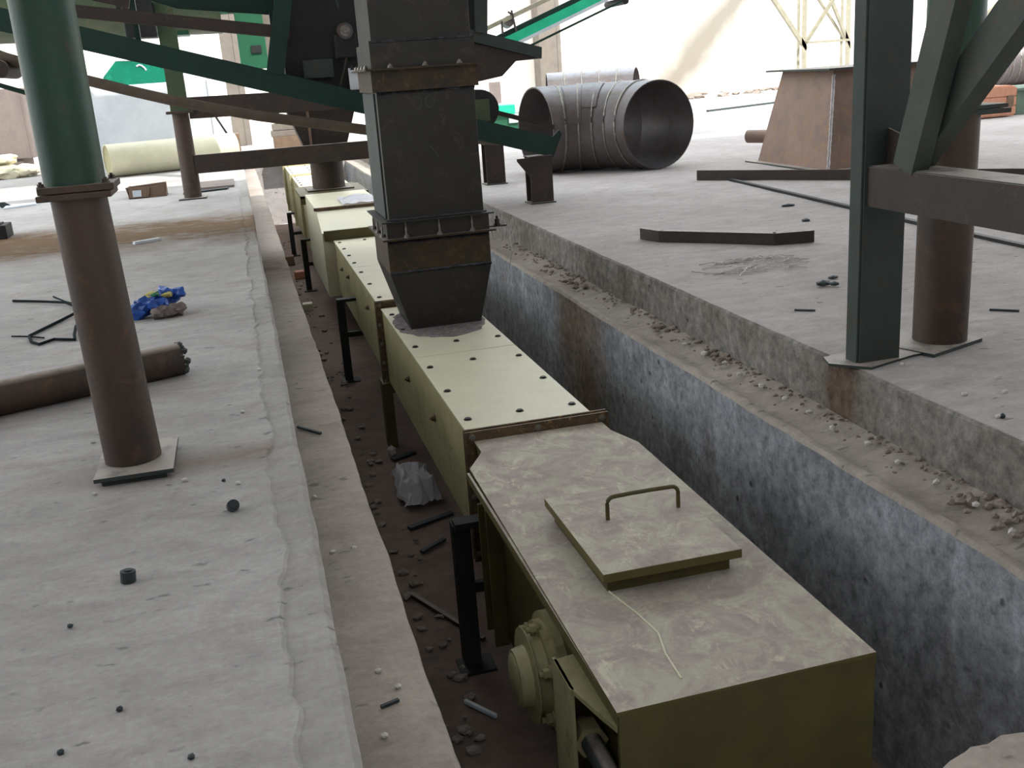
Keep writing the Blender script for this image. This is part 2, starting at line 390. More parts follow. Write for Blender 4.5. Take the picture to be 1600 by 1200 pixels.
struct('trim_2', strip([lambda y: (XL0 - 0.08, ZL - 0.03), lambda y: (XL0 + 0.05, ZL + 0.012 * N1(y * 2, 3)), lambda y: (XL0 + 0.16, ZL + 0.008 * N1(y * 3, 8)),
                        lambda y: (iL(y) - 0.02, ZL + 0.006 * N1(y * 4, 6)), lambda y: (iL(y), ZL - 0.015)], YA, YE), 'ledge', True)
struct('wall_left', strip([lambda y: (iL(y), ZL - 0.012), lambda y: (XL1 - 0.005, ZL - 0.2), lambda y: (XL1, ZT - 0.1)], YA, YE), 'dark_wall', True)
struct('floor.001', strip([lambda y: (iL(y) - 0.1, ZT), lambda y: (0.7, ZT + 0.02 * N1(y * 1.5, 1)), lambda y: (0.95, ZT + 0.025 * N1(y * 1.9, 2)), lambda y: (1.3, ZT + 0.01),
                           lambda y: (1.9, ZT), lambda y: (XR1 + 0.1, ZT)], YA, YE), 'dirt', True)
def rw(k): return lambda y: (XR1 + 0.012 * N1(y * 1.4, k * 0.7, 3) + 0.006 * N1(y * 5.0, k * 2.1, 7), ZL - 0.02 - k * 0.11)
struct('wall_right', strip([lambda y: (iR(y), ZL - 0.012)] + [rw(k) for k in range(1, 13)] + [lambda y: (XR1, ZT - 0.1)], YA, YE), 'wall_right', True)
struct('trim_3', strip([lambda y: (iR(y), ZL - 0.014), lambda y: (iR(y) + 0.012, ZL + 0.012 + 0.008 * N1(y * 6, 2)), lambda y: (iR(y) + 0.05, ZL + 0.012 + 0.01 * N1(y * 7, 5)), lambda y: (iR(y) + 0.07, ZL - 0.004 + 0.006 * N1(y * 3, 1)),
                        lambda y: (XR0 - 0.16, ZL + 0.012 * N1(y * 2.0, 4)), lambda y: (XR0 - 0.08, ZL + 0.022 + 0.022 * N1(y * 2.6, 9)), lambda y: (XR0 + 0.05, ZL + 0.035 + 0.025 * N1(y * 2.2, 11))], YA, YE), 'ledge_right', True)
def rs(k): return lambda y: (eR(y) + 0.006 * N1(y * 3, k, 1), -0.014 - k * 0.085)
struct('trim_4', strip([lambda y: (eR(y) + 0.018, -0.002), lambda y: (eR(y), -0.016)] + [rs(k) for k in range(1, 5)], YA, YE), 'step', True)
struct('floor.002', strip([lambda y: (eR(y) + 0.014, -0.003), lambda y: (eR(y) + 0.06, 0.0), lambda y: (3.2, und(3.2, y)), lambda y: (3.6, und(3.6, y)), lambda y: (4.1, und(4.1, y)), lambda y: (5.0, und(5, y)), lambda y: (60, 0)], YA, YE), 'floor_right', True)
g = G(); g.box(-45, 60, YE, 120, -0.4, 0.0); g.box(XL1 - 0.05, XR1 + 0.05, YE, YE + 0.05, ZT, -0.4)
struct('floor.003', g, 'floor_right')
# broken concrete at the near end of the trench
poly = [(1.20, 1.60), (1.31, 1.70), (1.40, 1.745), (1.455, 1.762), (1.475, 1.772), (1.52, 1.768), (1.57, 1.785), (1.64, 1.775), (1.75, 1.80), (2.0, 1.79), (2.3, 1.83), (2.62, 1.80), (2.62, 1.2), (1.2, 1.2)]
g = G(); g.prism(poly, -0.45, 0.0); struct('trim_5', g, 'ledge')
# unseen shed roof over the near half; walls added to cut light from behind
g = G(); g.box(-10, 24, -10, 14.5, 7.5, 7.7); struct('unseen_bounce_ceiling', g, 'bounce_roof')
g = G(); g.box(-10, 24, -10.3, -10, -0.4, 7.5); struct('blocker_wall_back', g, 'block')
g = G(); g.box(-10.3, -10, -10, 3.0, -0.4, 7.5); struct('blocker_wall_left', g, 'block')
g = G(); g.box(24, 24.3, -10, 3.0, -0.4, 7.5); struct('blocker_wall_right', g, 'block')
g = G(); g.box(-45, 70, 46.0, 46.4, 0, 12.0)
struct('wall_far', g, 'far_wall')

# ------------------------------------------------------------------ pipe columns and frames
def base_plate(parent, x, y, wx, wy, z=0.03, t=0.02, rz=0.0, mat='dark_steel'):
    c, s_ = math.cos(rz), math.sin(rz)
    q = [(x + a * c - b * s_, y + a * s_ + b * c) for a, b in ((-wx, -wy), (wx, -wy), (wx, wy), (-wx, wy))]
    g = G(); g.prism(q, z, z + t); return build('base_plate', g, mat, parent)

t = thing('pipe_column', 'tall round pipe column, rusty below and green above, beside left slab edge', 'column', (-0.635, 4.69, 0))
g = G(); g.tube((-0.64, 4.69, 0.05), (-0.665, 4.69, 1.225), 0.122, 40, 0.112); build('lower_pipe', g, 'post_rust', t, smooth=True)
g = G(); g.tube((-0.668, 4.69, 1.27), (-0.668, 4.69, 3.2), 0.122, 40, 0.125); build('upper_pipe', g, 'post_green', t, smooth=True, label='dark green upper pipe above the bolted flange')
g = G(); g.box(-0.665 - 0.145, -0.665 + 0.145, 4.69 - 0.135, 4.69 + 0.135, 1.215, 1.24, 0.004); build('flange', g, 'post_rust', t)
g = G(); g.box(-0.655 - 0.145, -0.655 + 0.150, 4.69 - 0.135, 4.69 + 0.135, 1.244, 1.272, 0.004); build('flange', g, 'post_rust', t)
base_plate(t, -0.622, 4.69, 0.165, 0.225, 0.028, 0.018)
g = G(); g.box(-0.76, -0.49, 4.49, 4.90, -0.02, 0.029); build('packing_plate', g, 'dark_steel', t)
bolts(t, [(-0.665 + a, 4.69 + b, 1.272) for a in (-.12, .13) for b in (-.11, .11)], (0, 0, 1), 0.013, 'post_rust')

t = thing('pipe_column', 'round rusty pipe column standing behind the boxed steel column at right', 'column', (3.6, 4.79, 0))
g = G(); g.tube((3.60, 4.79, 0.02), (3.60, 4.79, 1.22), 0.142, 40); build('lower_pipe', g, 'post_rust', t, smooth=True)
g = G(); g.tube((3.60, 4.79, 1.262), (3.60, 4.79, 3.2), 0.142, 40); build('upper_pipe', g, 'post_green', t, smooth=True, label='dark green upper pipe above the flange')
g = G(); g.box(3.40, 3.86, 4.66, 4.92, 1.215, 1.24, 0.004); build('flange', g, 'dark_steel', t)
g = G(); g.box(3.42, 3.84, 4.66, 4.92, 1.243, 1.264, 0.004); build('flange', g, 'dark_steel', t)
base_plate(t, 3.52, 4.80, 0.22, 0.20, 0.0, 0.02, 0.35)

t = thing('steel_column', 'boxed dark steel column with diagonal braces at the right slab edge', 'column', (3.06, 4.70, 0))
g = G()
g.box(2.962, 3.215, 4.60, 4.70, 0.012, 3.3, 0.004); build('shaft', g, 'dark_steel', t)
g = G(); g.box(2.975, 3.21, 4.590, 4.60, 0.012, 3.3); build('cover_plate', g, 'dark_steel', t)
g = G(); g.prism([(2.84, 4.66), (2.99, 4.50), (3.30, 4.60), (3.52, 4.62), (3.52, 4.70), (2.98, 4.80), (2.88, 4.78)], 0.0, 0.014); build('base_plate', g, 'dark_steel', t)
g = G(); g.hbeam((3.10, 4.60, 0.925), (3.10, -2.0, 0.925), 0.20, 0.20, 0.016); build('side_beam', g, 'dark_steel', t)
g = G(); g.box(2.99, 3.006, -1.98, 4.59, 0.83, 1.02); build('web_plate', g, 'brown_steel', t)
dA = (Vector((3.03, 4.06, 1.76)) - Vector((3.03, 4.30, 1.05))).normalized()
g = G(); g.ext([(-0.045, -0.075), (0.045, -0.075), (0.045, 0.075), (-0.045, 0.075)], Vector((3.03, 4.30, 1.05)) - dA * 0.02, Vector((3.03, 4.30, 1.05)) + dA * 1.8, (0, -1, 0)); build('brace', g, 'green_grey', t)
dB = (Vector((3.14, 3.79, 1.67)) - Vector((3.14, 4.39, 1.09))).normalized()
g = G(); g.ext([(-0.05, -0.085), (0.05, -0.085), (0.05, 0.085), (-0.05, 0.085)], Vector((3.14, 4.39, 1.10)) - dB * 0.02, Vector((3.14, 4.39, 1.10)) + dB * 1.9, (0, -1, 0)); build('brace', g, 'green_grey', t)
g = G(); g.prism([(4.59, 1.03), (4.30, 1.03), (4.34, 1.14), (4.59, 1.20)], 3.095, 3.105, 0); build('gusset', g, 'brown_steel', t)

# frame under the far duct
t = thing('support_frame', 'rusty pipe frame with dark cross beams over the far trench', 'frame', (-0.76, 17.2, 0))
for x in (-0.765, 2.62):
    g = G(); g.tube((x, 17.2, 0.02), (x, 17.2, 1.30), 0.135, 32, 0.125); build('pipe_post', g, 'post_rust', t, smooth=True)
    g = G(); g.box(x - 0.21, x + 0.21, 17.0, 17.4, 0.0, 0.025); build('base_plate', g, 'dark_steel', t)
    g = G(); g.box(x - 0.20, x + 0.20, 17.02, 17.38, 1.30, 1.34); build('flange', g, 'post_rust', t)
    g = G(); g.hbeam((x, 17.2, 1.34), (x, 17.2, 3.6), 0.24, 0.26, 0.02, (0, 1, 0)); build('upper_post', g, 'olive_green', t)
g = G(); g.channel((-0.66, 17.10, 0.525), (2.55, 17.10, 0.525), 0.28, 0.10, 0.014, flip=-1); build('cross_beam', g, 'brown_steel', t)
g = G(); g.channel((-0.63, 17.10, 1.37), (2.55, 17.10, 1.33), 0.32, 0.10, 0.014, flip=-1); build('cross_beam', g, 'brown_steel', t)
g = G(); g.box(-1.35, -0.92, 16.95, 17.45, 2.42, 3.3, 0.02); g.box(-1.42, -0.9, 17.0, 17.4, 2.75, 2.9); build('bracket_box', g, 'black', t)

for (x, y, h, lab, gus) in ((3.545, 12.47, 0.56, 'short dark stub column carrying the low end of the sloping conveyor', 1), (3.61, 15.1, 0.58, 'farther short stub column half hidden behind the square duct', 0)):
    t = thing('stub_column', lab, 'column', (x, y, 0))
    g = G(); g.hbeam((x, y, 0.018), (x, y, h), 0.24, 0.28, 0.016, (0, 1, 0)); build('shaft', g, 'brown_steel', t)
    g = G(); g.box(x - 0.16, x + 0.16, y - 0.15, y + 0.15, 0, 0.018); build('base_plate', g, 'dark_steel', t)
    g = G(); g.box(x - 0.15, x + 0.15, y - 0.13, y + 0.13, h, h + 0.012)
    if gus: g.prism([(x - 0.14, h), (x - 0.30, h), (x - 0.30, h - 0.03), (x - 0.14, h - 0.24)], y - 0.13, y - 0.115, 1)
    build('cap_plate', g, 'brown_steel', t)

# ------------------------------------------------------------------ scraper conveyor in the trench
CX0, CX1, CZ, CB = 1.075, 1.825, -0.40, -1.10
t = thing('scraper_conveyor', 'long cream painted boxed scraper conveyor running along the trench', 'conveyor', (1.45, 2.72, ZT))
def casing(y0, y1, x0, x1, zt, zb, name='casing', mat='cream_side'):
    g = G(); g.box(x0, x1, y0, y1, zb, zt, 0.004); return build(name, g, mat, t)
def lid(y0, y1, x0, x1, z, nb, mat='cream'):
    g = G(); g.box(x0 - 0.012, x1 + 0.012, y0, y1, z, z + 0.014, 0.003); l = build('lid', g, mat, t)
    k = (y1 - y0) / nb
    pts = [(x, y0 + k * (i + 0.5), z + 0.014) for i in range(nb) for x in (x0 + 0.045, x1 - 0.045)]
    pts += [((x0 + x1) / 2, y0 + 0.33, z + 0.014), ((x0 + x1) / 2, y1 - 0.25, z + 0.014)]
    bolts(t, pts, (0, 0, 1), 0.019, 'dark_bolt', h=0.011)
# straight trough sections
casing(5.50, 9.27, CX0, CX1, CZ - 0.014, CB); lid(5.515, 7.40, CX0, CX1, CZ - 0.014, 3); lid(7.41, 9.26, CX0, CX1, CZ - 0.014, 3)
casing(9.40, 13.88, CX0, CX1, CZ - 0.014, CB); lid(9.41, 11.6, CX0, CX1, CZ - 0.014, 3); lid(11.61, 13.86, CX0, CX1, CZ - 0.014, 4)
# flanged joints
def joint(y, x0, x1, zt, zb, nb=3, plates=2):
    for k in range(plates):
        yy = y + 0.02 + 0.024 * k if k else y
        g = G()
        g.box(x0 - 0.055, x0, yy, yy + 0.014, zb - 0.05, zt + 0.055); g.box(x1, x1 + 0.055, yy, yy + 0.014, zb - 0.05, zt + 0.055)
        g.box(x0, x1, yy, yy + 0.014, zt - 0.006, zt + 0.055); g.box(x0, x1, yy, yy + 0.014, zb - 0.05, zb + 0.004)
        f = build('joint_flange', g, 'flange', t)
    bolts(t, [(x0 - 0.015 + (x1 - x0 + 0.03) * i / (nb - 1), y - 0.001, zt + 0.024) for i in range(nb)], (0, -1, 0), 0.014, 'bolt')
    bolts(t, [(x0 - 0.03, y - 0.001, zt - 0.16 - 0.18 * i) for i in range(4)], (0, -1, 0), 0.013, 'bolt')
joint(5.44, CX0, CX1, CZ, CB); joint(9.30, CX0, CX1, CZ, CB)
# raised far housing
g = G(); g.prism([(13.88, -0.40), (13.88, -0.30), (13.92, -0.30), (14.55, -0.06), (16.75, -0.06), (16.75, -1.15), (13.88, -1.15)], 0.93, 1.86, 0); build('raised_housing', g, 'cream', t)
g = G(); g.box(0.95, 1.84, 13.84, 13.88, -0.40, -0.27); build('front_plate', g, 'olive', t)
g = G(); g.box(0.90, 1.90, 14.50, 14.56, -0.075, -0.035); build('housing_rib', g, 'flange', t)
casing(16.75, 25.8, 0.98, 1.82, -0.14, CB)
for k in range(5): lid(18.5 + k * 1.4, 18.5 + k * 1.4 + 1.36, 0.98, 1.82, -0.14, 3)
for y in (18.42, 21.2, 24.0):
    g = G(); g.box(0.93, 1.87, y, y + 0.05, CB, -0.09); build('joint_flange', g, 'cream_side', t)
g = G(); g.box(0.86, 1.94, 16.82, 18.36, -0.13, -0.09, 0.004); g.box(0.86, 1.94, 16.82, 16.86, -0.22, -0.09); build('saddle_plate', g, 'olive', t)
bolts(t, [(CX0 - 0.002, y, z) for y, z in ((6.78, -0.68), (7.9, -0.70), (10.4, -0.62), (12.25, -0.62), (13.0, -0.65))], (-1, 0, 0), 0.02, 'flange')
# legs
def leg(y, x=0.90, top=-0.86, w=0.09, cut=None):
    g = G(); g.channel((x, y, ZT + 0.02), (x, y, top), w, w, 0.010, (1, 0, 0)); g.box(x - w / 2, x + w / 2, y + 0.002, y + 0.01, ZT + 0.02, top)
    L = build('leg', g, 'black', t)
    g = G(); g.box(x - 0.045, CX0 + 0.02, y - 0.055, y + 0.045, top, top + 0.035); build('arm', g, 'black', L)
    g = G(); g.box(x - 0.09, x + 0.12, y - 0.09, y + 0.09, ZT, ZT + 0.02); build('foot', g, 'black', L)
    g = G(); g.box(x + 0.02, CX0 + 0.3, y - 0.02, y + 0.02, top - 0.42, top - 0.36); build('tie_bar', g, 'black', L)
leg(5.30, 0.93, -0.84, 0.10); leg(11.75, 0.90, -0.80); leg(17.6, 0.86, -0.9); leg(21.6, 0.84, -0.9); 
for y in (5.30, 11.75, 17.6):
    g = G(); g.bar((1.98, y, ZT), (1.98, y, -0.9), 0.09, 0.09); g.box(CX1 - 0.01, 2.02, y - 0.05, y + 0.05, -0.9, -0.86); build('leg', g, 'black', t)
g = G(); g.box(1.00, 1.90, 9.22, 9.42, CB - 0.10, CB); g.box(1.0, 1.09, 9.24, 9.40, ZT, CB - 0.1); g.box(1.8, 1.89, 9.24, 9.40, ZT, CB - 0.1); build('leg', g, 'olive', t)
# head section
top = [(0.93, 2.735), (1.885, 2.755), (1.905, 5.03), (1.835, 5.28), (1.835, 5.435), (1.07, 5.435), (1.07, 5.26), (1.055, 5.22), (0.955, 5.03)]
g = G(); g.prism(top, CZ - 0.016, CZ, 2)
g.box(0.932, 0.945, 2.74, 5.0, CZ - 0.055, CZ - 0.01); g.box(1.875, 1.89, 2.76, 5.0, CZ - 0.055, CZ - 0.01)
bmesh.ops.remove_doubles(g.bm, verts=g.bm.verts, dist=0.0001)
build('head_cover', g, 'dusted', t, label='cream cover plate coated in brownish dust')
g = G(); g.prism([(0.936, 2.735), (1.884, 2.755), (1.884, 2.775), (0.936, 2.755)], -1.45, CZ - 0.01); build('end_plate', g, 'olive', t, label='dark olive end plate')
g = G()
g.prism([(1.06, 2.78), (1.885, 2.78), (1.885, 5.0), (1.82, 5.28), (1.82, 5.43), (1.08, 5.43), (1.08, 5.26), (1.06, 5.0)], -1.35, CZ - 0.02)
build('head_casing', g, 'olive', t)
g = G(); g.box(0.985, 1.062, 4.86, 4.885, -1.38, CZ - 0.05); g.box(0.985, 1.062, 5.05, 5.07, -1.38, -0.62); build('rib', g, 'olive', t)
g = G(); g.wire([(1.18, 3.50, CZ + 0.002), (1.22, 3.30, CZ + 0.002), (1.24, 3.14, CZ + 0.002), (1.21, 3.0, CZ + 0.002), (1.20, 2.84, CZ + 0.002)], 0.004, 6); build('scribe_line', g, 'cream', t)
# inspection hatch with handle
g = G(); g.box(1.175, 1.70, 3.50, 4.22, CZ, -0.335); build('hatch_collar', g, 'olive', t)
g = G(); g.box(1.145, 1.735, 3.455, 4.265, -0.338, -0.298, 0.004)
h = build('hatch_lid', g, 'dusted', t)
g = G(); z0 = -0.30
arc = [(1.335, 3.93, z0)] + [(1.335, 3.93, z0 + 0.04), (1.335, 3.93, z0 + 0.075)] + [(1.335 + 0.03 * (1 - math.cos(a)), 3.93, z0 + 0.075 + 0.03 * math.sin(a)) for a in (0.4, 0.8, 1.2, 1.57)]
arc += [(1.45, 3.93, z0 + 0.107), (1.55, 3.93, z0 + 0.107)] + [(1.635 + 0.03 * math.sin(a), 3.93, z0 + 0.075 + 0.03 * math.cos(a)) for a in (0, 0.4, 0.8, 1.2, 1.57)] + [(1.665, 3.93, z0 + 0.03), (1.665, 3.93, z0)]
g.wire(arc, 0.0095, 10); build('handle', g, 'olive', h, smooth=True, label='bent round bar handle')
# head shaft bearing
by, bz = 3.93, -0.98
g = G(); g.tube((1.06, by, bz), (1.02, by, bz), 0.27, 40); g.tube((1.02, by, bz), (0.985, by, bz), 0.235, 40); b = build('bearing_flange', g, 'cream_side', t, smooth=True)
g = G(); g.tube((0.99, by, bz), (0.93, by, bz), 0.20, 40, 0.19); g.tube((0.93, by, bz), (0.925, by, bz), 0.215, 40); build('bearing_housing', g, 'cream_side', b, smooth=True)
g = G(); g.tube((0.925, by, bz), (0.87, by, bz), 0.135, 36, 0.125); g.tube((0.87, by, bz), (0.862, by, bz), 0.11, 36, 0.1); build('bearing_cap', g, 'cream_side', b, smooth=True)
for k in range(6):
    a = math.pi / 6 + k * math.pi / 3
    g = G(); g.bolt((0.985, by + 0.222 * math.cos(a), bz + 0.222 * math.sin(a)), (-1, 0, 0), 0.026, 0.035); build('bolt', g, 'cream_side', b)
# take-up bracket
g = G(); g.prism([(0.915, 3.42), (1.06, 3.44), (1.06, 2.80), (1.03, 2.80), (0.965, 3.02), (0.915, 3.22)], -0.62, -0.60); k_ = build('takeup_bracket', g, 'cream_side', t)
g = G(); g.box(0.912, 0.926, 3.20, 3.44, -1.35, -0.60); build('side_plate', g, 'cream_side', k_)
g = G(); g.tube((0.99, 3.30, -0.86), (0.99, 3.22, -0.86), 0.068, 6); build('nut', g, 'cream_side', k_)
g = G(); g.tube((0.99, 3.42, -0.86), (0.99, 2.55, -0.86), 0.042, 24); build('takeup_rod', g, 'dark_steel', k_, smooth=True)
g = G(); g.box(0.92, 1.06, 3.34, 3.36, -1.3, -0.62); build('web_plate', g, 'olive', k_)

# ------------------------------------------------------------------ square feed duct
DX0, DX1, DY0, DY1 = 1.09, 1.865, 8.26, 9.05
t = thing('square_duct', 'tall black square steel duct dropping onto the cream conveyor lid', 'duct', (1.48, 8.65, CZ))
def frustum(g, a, b):
    (x0, x1, y0, y1, z0), (X0, X1, Y0, Y1, z1) = a, b
    g.faces([(x0, y0, z0), (x1, y0, z0), (x1, y1, z0), (x0, y1, z0), (X0, Y0, z1), (X1, Y0, z1), (X1, Y1, z1), (X0, Y1, z1)],
            [(0, 3, 2, 1), (4, 5, 6, 7), (0, 1, 5, 4), (1, 2, 6, 5), (2, 3, 7, 6), (3, 0, 4, 7)])
g = G(); frustum(g, (1.19, 1.78, 8.30, 8.93, CZ), (1.055, 1.895, DY0 - 0.01, DY1, 0.09)); build('hopper', g, 'duct', t)
g = G(); g.box(1.055, 1.895, DY0 - 0.01, DY1, 0.09, 0.36, 0.004); build('rim', g, 'duct_rust', t)
g = G(); g.box(DX0, DX1, DY0, DY1, 0.50, 1.62, 0.004); build('lower_duct', g, 'duct', t)
g = G(); g.box(DX0, DX1, DY0, DY1, 1.86, 3.6, 0.004); build('upper_duct', g, 'duct', t)
def ring(g, m, z0, z1, m2=0.0):
    x0, x1, y0, y1 = DX0 - m, DX1 + m, DY0 - m, DY1 + m; i = m - m2
    g.box(x0, x1, y0, y0 + i, z0, z1); g.box(x0, x1, y1 - i, y1, z0, z1); g.box(x0, x0 + i, y0 + i, y1 - i, z0, z1); g.box(x1 - i, x1, y0 + i, y1 - i, z0, z1)
g = G(); ring(g, 0.075, 0.36, 0.375, -0.05); f1 = build('flange', g, 'duct_rust', t)
g = G(); ring(g, 0.03, 0.375, 0.50, 0.012); build('flange_neck', g, 'duct', f1)
g = G(); ring(g, 0.07, 0.50, 0.512, -0.03); build('flange', g, 'duct', t)
bolts(t, [(DX0 + 0.12 + 0.27 * i, DY0 - 0.05, 0.375) for i in range(3)] + [(DX0 - 0.05, DY0 + 0.12 + 0.27 * i, 0.375) for i in range(3)] + [(DX1 + 0.05, DY0 + 0.12 + 0.27 * i, 0.375) for i in range(3)], (0, 0, 1), 0.020, 'bolt', h=0.02)
bolts(t, [(DX0 + 0.12 + 0.27 * i, DY0 - 0.05, 0.375) for i in range(3)] + [(DX0 - 0.05, DY0 + 0.12 + 0.27 * i, 0.375) for i in range(3)], (0, 0, 1), 0.008, 'bolt', 'stud', h=0.085)
g = G(); ring(g, 0.03, 1.50, 1.66, 0.014); build('flange_leg', g, 'duct_rust', t)
g = G(); ring(g, 0.075, 1.66, 1.675, -0.02); build('flange', g, 'duct_rust', t)
g = G(); ring(g, 0.02, 1.675, 1.86, 0.01); build('flange_neck', g, 'duct', t)
bolts(t, [(DX0 + 0.12 + 0.27 * i, DY0 - 0.05, 1.675) for i in range(3)] + [(DX0 - 0.05, DY0 + 0.1 + 0.2 * i, 1.675) for i in range(4)], (0, 0, 1), 0.018, 'bolt', h=0.02)
def bead(z, x0, x1, y, seed, r=0.013):
    g = G(); n = int((x1 - x0) / 0.018); g.wire([(x0 + (x1 - x0) * i / n, y, z + 0.006 * N1(i * 0.9, seed)) for i in range(n + 1)], r, 6)
    for v in g.bm.verts: v.co += Vector((0, N1(v.co.x * 60, v.co.z * 60, seed), N1(v.co.x * 70, seed, v.co.z * 50))) * 0.005
    build('weld_bead', g, 'weld', t, smooth=True)
bead(0.515, DX0 - 0.02, DX1 + 0.02, DY0 - 0.004, 1); bead(1.865, DX0 - 0.02, DX1 + 0.02, DY0 - 0.004, 2, 0.015); bead(1.49, DX0, DX1, DY0 - 0.003, 3)
bead(0.095, 1.055, 1.895, DY0 - 0.012, 4); bead(0.335, 1.06, 1.89, DY0 - 0.012, 5)
g = G(); g.box(DX0 - 0.013, DX0 - 0.001, DY0 + 0.10, DY1 - 0.01, 0.52, 1.49); build('side_strip', g, 'dark_steel', t)
g = G()
for cx in (1.40, 1.50):
    pts = [(cx + 0.035 * math.cos(a), DY0 - 0.002, 1.405 + 0.045 * math.sin(a)) for a in [2 * math.pi * i / 20 for i in range(21)]]
    g.wire(pts, 0.004, 4)
build('chalk_mark', g, 'chalk', t, label='faint chalk rings')
g = G(); g.wire([(1.47, DY0 - 0.001, 1.07), (1.51, DY0 - 0.001, 1.02), (1.53, DY0 - 0.001, 0.98)], 0.003, 4); build('chalk_mark', g, 'chalk', t)
poly = []
for k in range(44):
    a = 2 * math.pi * k / 44; rx, ry = 0.37 + 0.05 * N1(k * 0.7, 2), 0.62 + 0.12 * N1(k * 0.9, 6)
    poly.append((max(1.075, min(1.825, 1.46 + rx * 1.05 * math.cos(a))), 8.52 + ry * math.sin(a)))
g = G(); g.prism(poly, CZ, CZ + 0.003); build('soot_layer', g, 'soot', t, label='grey dust layer around the duct foot')
# bolt with hanging wire on the flange corner
t2 = thing('hanging_wire', 'thin pale wire hanging from the duct flange corner', 'wire', (1.98, 8.35, 0.36))
g = G(); g.bolt((1.985, 8.32, 0.385), (0, 0, 1), 0.022, 0.05); g.bar((1.92, 8.32, 0.378), (2.06, 8.32, 0.378), 0.03, 0.012); build('clamp', g, 'dark_bolt', t2)
g = G(); g.wire([(2.05, 8.32, 0.385), (2.085, 8.31, 0.34), (2.075, 8.31, 0.25), (2.09, 8.31, 0.17), (2.075, 8.31, 0.08), (2.06, 8.31, 0.03), (2.02, 8.31, -0.05), (2.01, 8.31, -0.11)], 0.006, 6)
g.wire([(1.93, 8.33, 0.37), (1.95, 8.33, 0.27), (2.02, 8.33, 0.25), (2.03, 8.33, 0.32), (1.99, 8.33, 0.36)], 0.005, 6); build('strand', g, 'pebble', t2, smooth=True)

# far round duct
t = thing('round_duct', 'rusty round duct standing on the far conveyor behind the cross beam', 'duct', (1.40, 17.75, -0.09))
g = G(); g.tube((1.40, 17.75, -0.07), (1.40, 17.75, 0.42), 0.27, 36); build('pipe', g, 'post_rust', t, smooth=True)
g = G(); g.box(1.02, 1.78, 17.40, 18.10, -0.09, -0.07); build('foot_flange', g, 'duct_rust', t)
g = G(); g.tube((1.40, 17.75, 0.38), (1.40, 17.75, 0.44), 0.33, 36); build('flange', g, 'post_rust', t, smooth=True)
g = G(); frustum(g, (1.12, 1.68, 17.45, 18.05, 0.44), (0.80, 2.0, 17.45, 18.05, 1.35)); build('upper_chute', g, 'brown_steel', t)
g = G(); g.box(1.15, 1.19, 17.42, 17.45, 0.5, 1.3); build('stiffener', g, 'rust', t)

# ------------------------------------------------------------------ inclined conveyor across the trench
t = thing('inclined_conveyor', 'dark green inclined belt conveyor crossing above the trench behind the duct', 'conveyor', (0.6, 12.9, 1.6))
zc = lambda x: 2.235 - 0.304 * (x + 1.45)
XA, XB = -3.2, 3.74
g = G(); g.channel((XA, 12.40, zc(XA)), (XB, 12.40, zc(XB)), 0.235, 0.08, 0.012, flip=-1); build('stringer', g, 'green_steel', t)
g = G(); g.channel((XA, 13.62, zc(XA) + 0.02), (XB, 13.62, zc(XB) + 0.02), 0.20, 0.08, 0.012, flip=1); build('stringer', g, 'green_steel', t)
g = G(); g.angle((1.8, 13.30, zc(1.8) + 0.28), (4.02, 13.30, zc(4.02) + 0.24), 0.06); build('belt_edge_rail', g, 'brown_steel', t)
g = G(); g.prism([(3.70, 0.54), (3.74, 0.54), (3.86, 0.80), (3.83, 0.86), (3.74, 0.78), (3.70, 0.76)], 12.45, 12.465, 1); g.box(3.70, 3.73, 12.41, 13.66, 0.56, 0.74); build('end_plate', g, 'green_steel', t)
for x in (-2.2, -0.9, 0.4, 1.7, 2.9):
    g = G(); g.bar((x, 12.41, zc(x) - 0.03), (x, 13.62, zc(x) - 0.03), 0.08, 0.10); build('cross_member', g, 'green_steel', t)
# sagging return belt with a turned-up lip
bp = [(-3.2, 2.50), (-2.4, 2.13), (-1.6, 1.835), (-1.1, 1.67), (-0.64, 1.525), (-0.2, 1.41), (0.28, 1.285), (0.9, 1.155), (1.6, 1.01), (2.4, 0.87), (3.2, 0.76)]
g = G(); vs = []
for x, z in bp:
    for yy, dz in ((12.86, 0.05), (12.90, -0.02), (13.0, -0.05), (13.45, -0.05), (13.55, -0.02), (13.6, 0.05)): vs.append((x, yy, z + dz))
for x, z in bp:
    for yy, dz in ((12.86, 0.035), (12.91, -0.035), (13.0, -0.065), (13.45, -0.065), (13.54, -0.035), (13.6, 0.035)): vs.append((x, yy, z + dz))
n, m = 6, len(bp); fs = []
for r in range(m - 1):
    for k in range(n - 1):
        a = r * n + k; fs.append((a, a + 1, a + n + 1, a + n)); b_ = a + m * n; fs.append((b_, b_ + n, b_ + n + 1, b_ + 1))
    a = r * n; fs.append((a, a + n, a + n + m * n, a + m * n)); a = r * n + n - 1; fs.append((a, a + m * n, a + n + m * n, a + n))
g.faces(vs, fs); build('return_belt', g, 'belt', t, smooth=True)
g = G(); g.bar((-2.95, 12.80, 2.03), (-2.0, 12.80, 1.66), 0.05, 0.05); build('lower_rod', g, 'green_steel', t)
g = G(); g.tube((-2.36, 12.7, 1.98), (-2.36, 13.6, 1.98), 0.095, 24); build('return_idler', g, 'brown_steel', t, smooth=True)
g = G(); g.tube((2.92, 12.7, 1.16), (2.92, 13.5, 1.16), 0.235, 36); build('tail_pulley', g, 'black', t, smooth=True)
g = G(); g.box(2.80, 3.02, 12.62, 12.65, 1.02, 1.28); build('bearing_plate', g, 'olive_green', t)
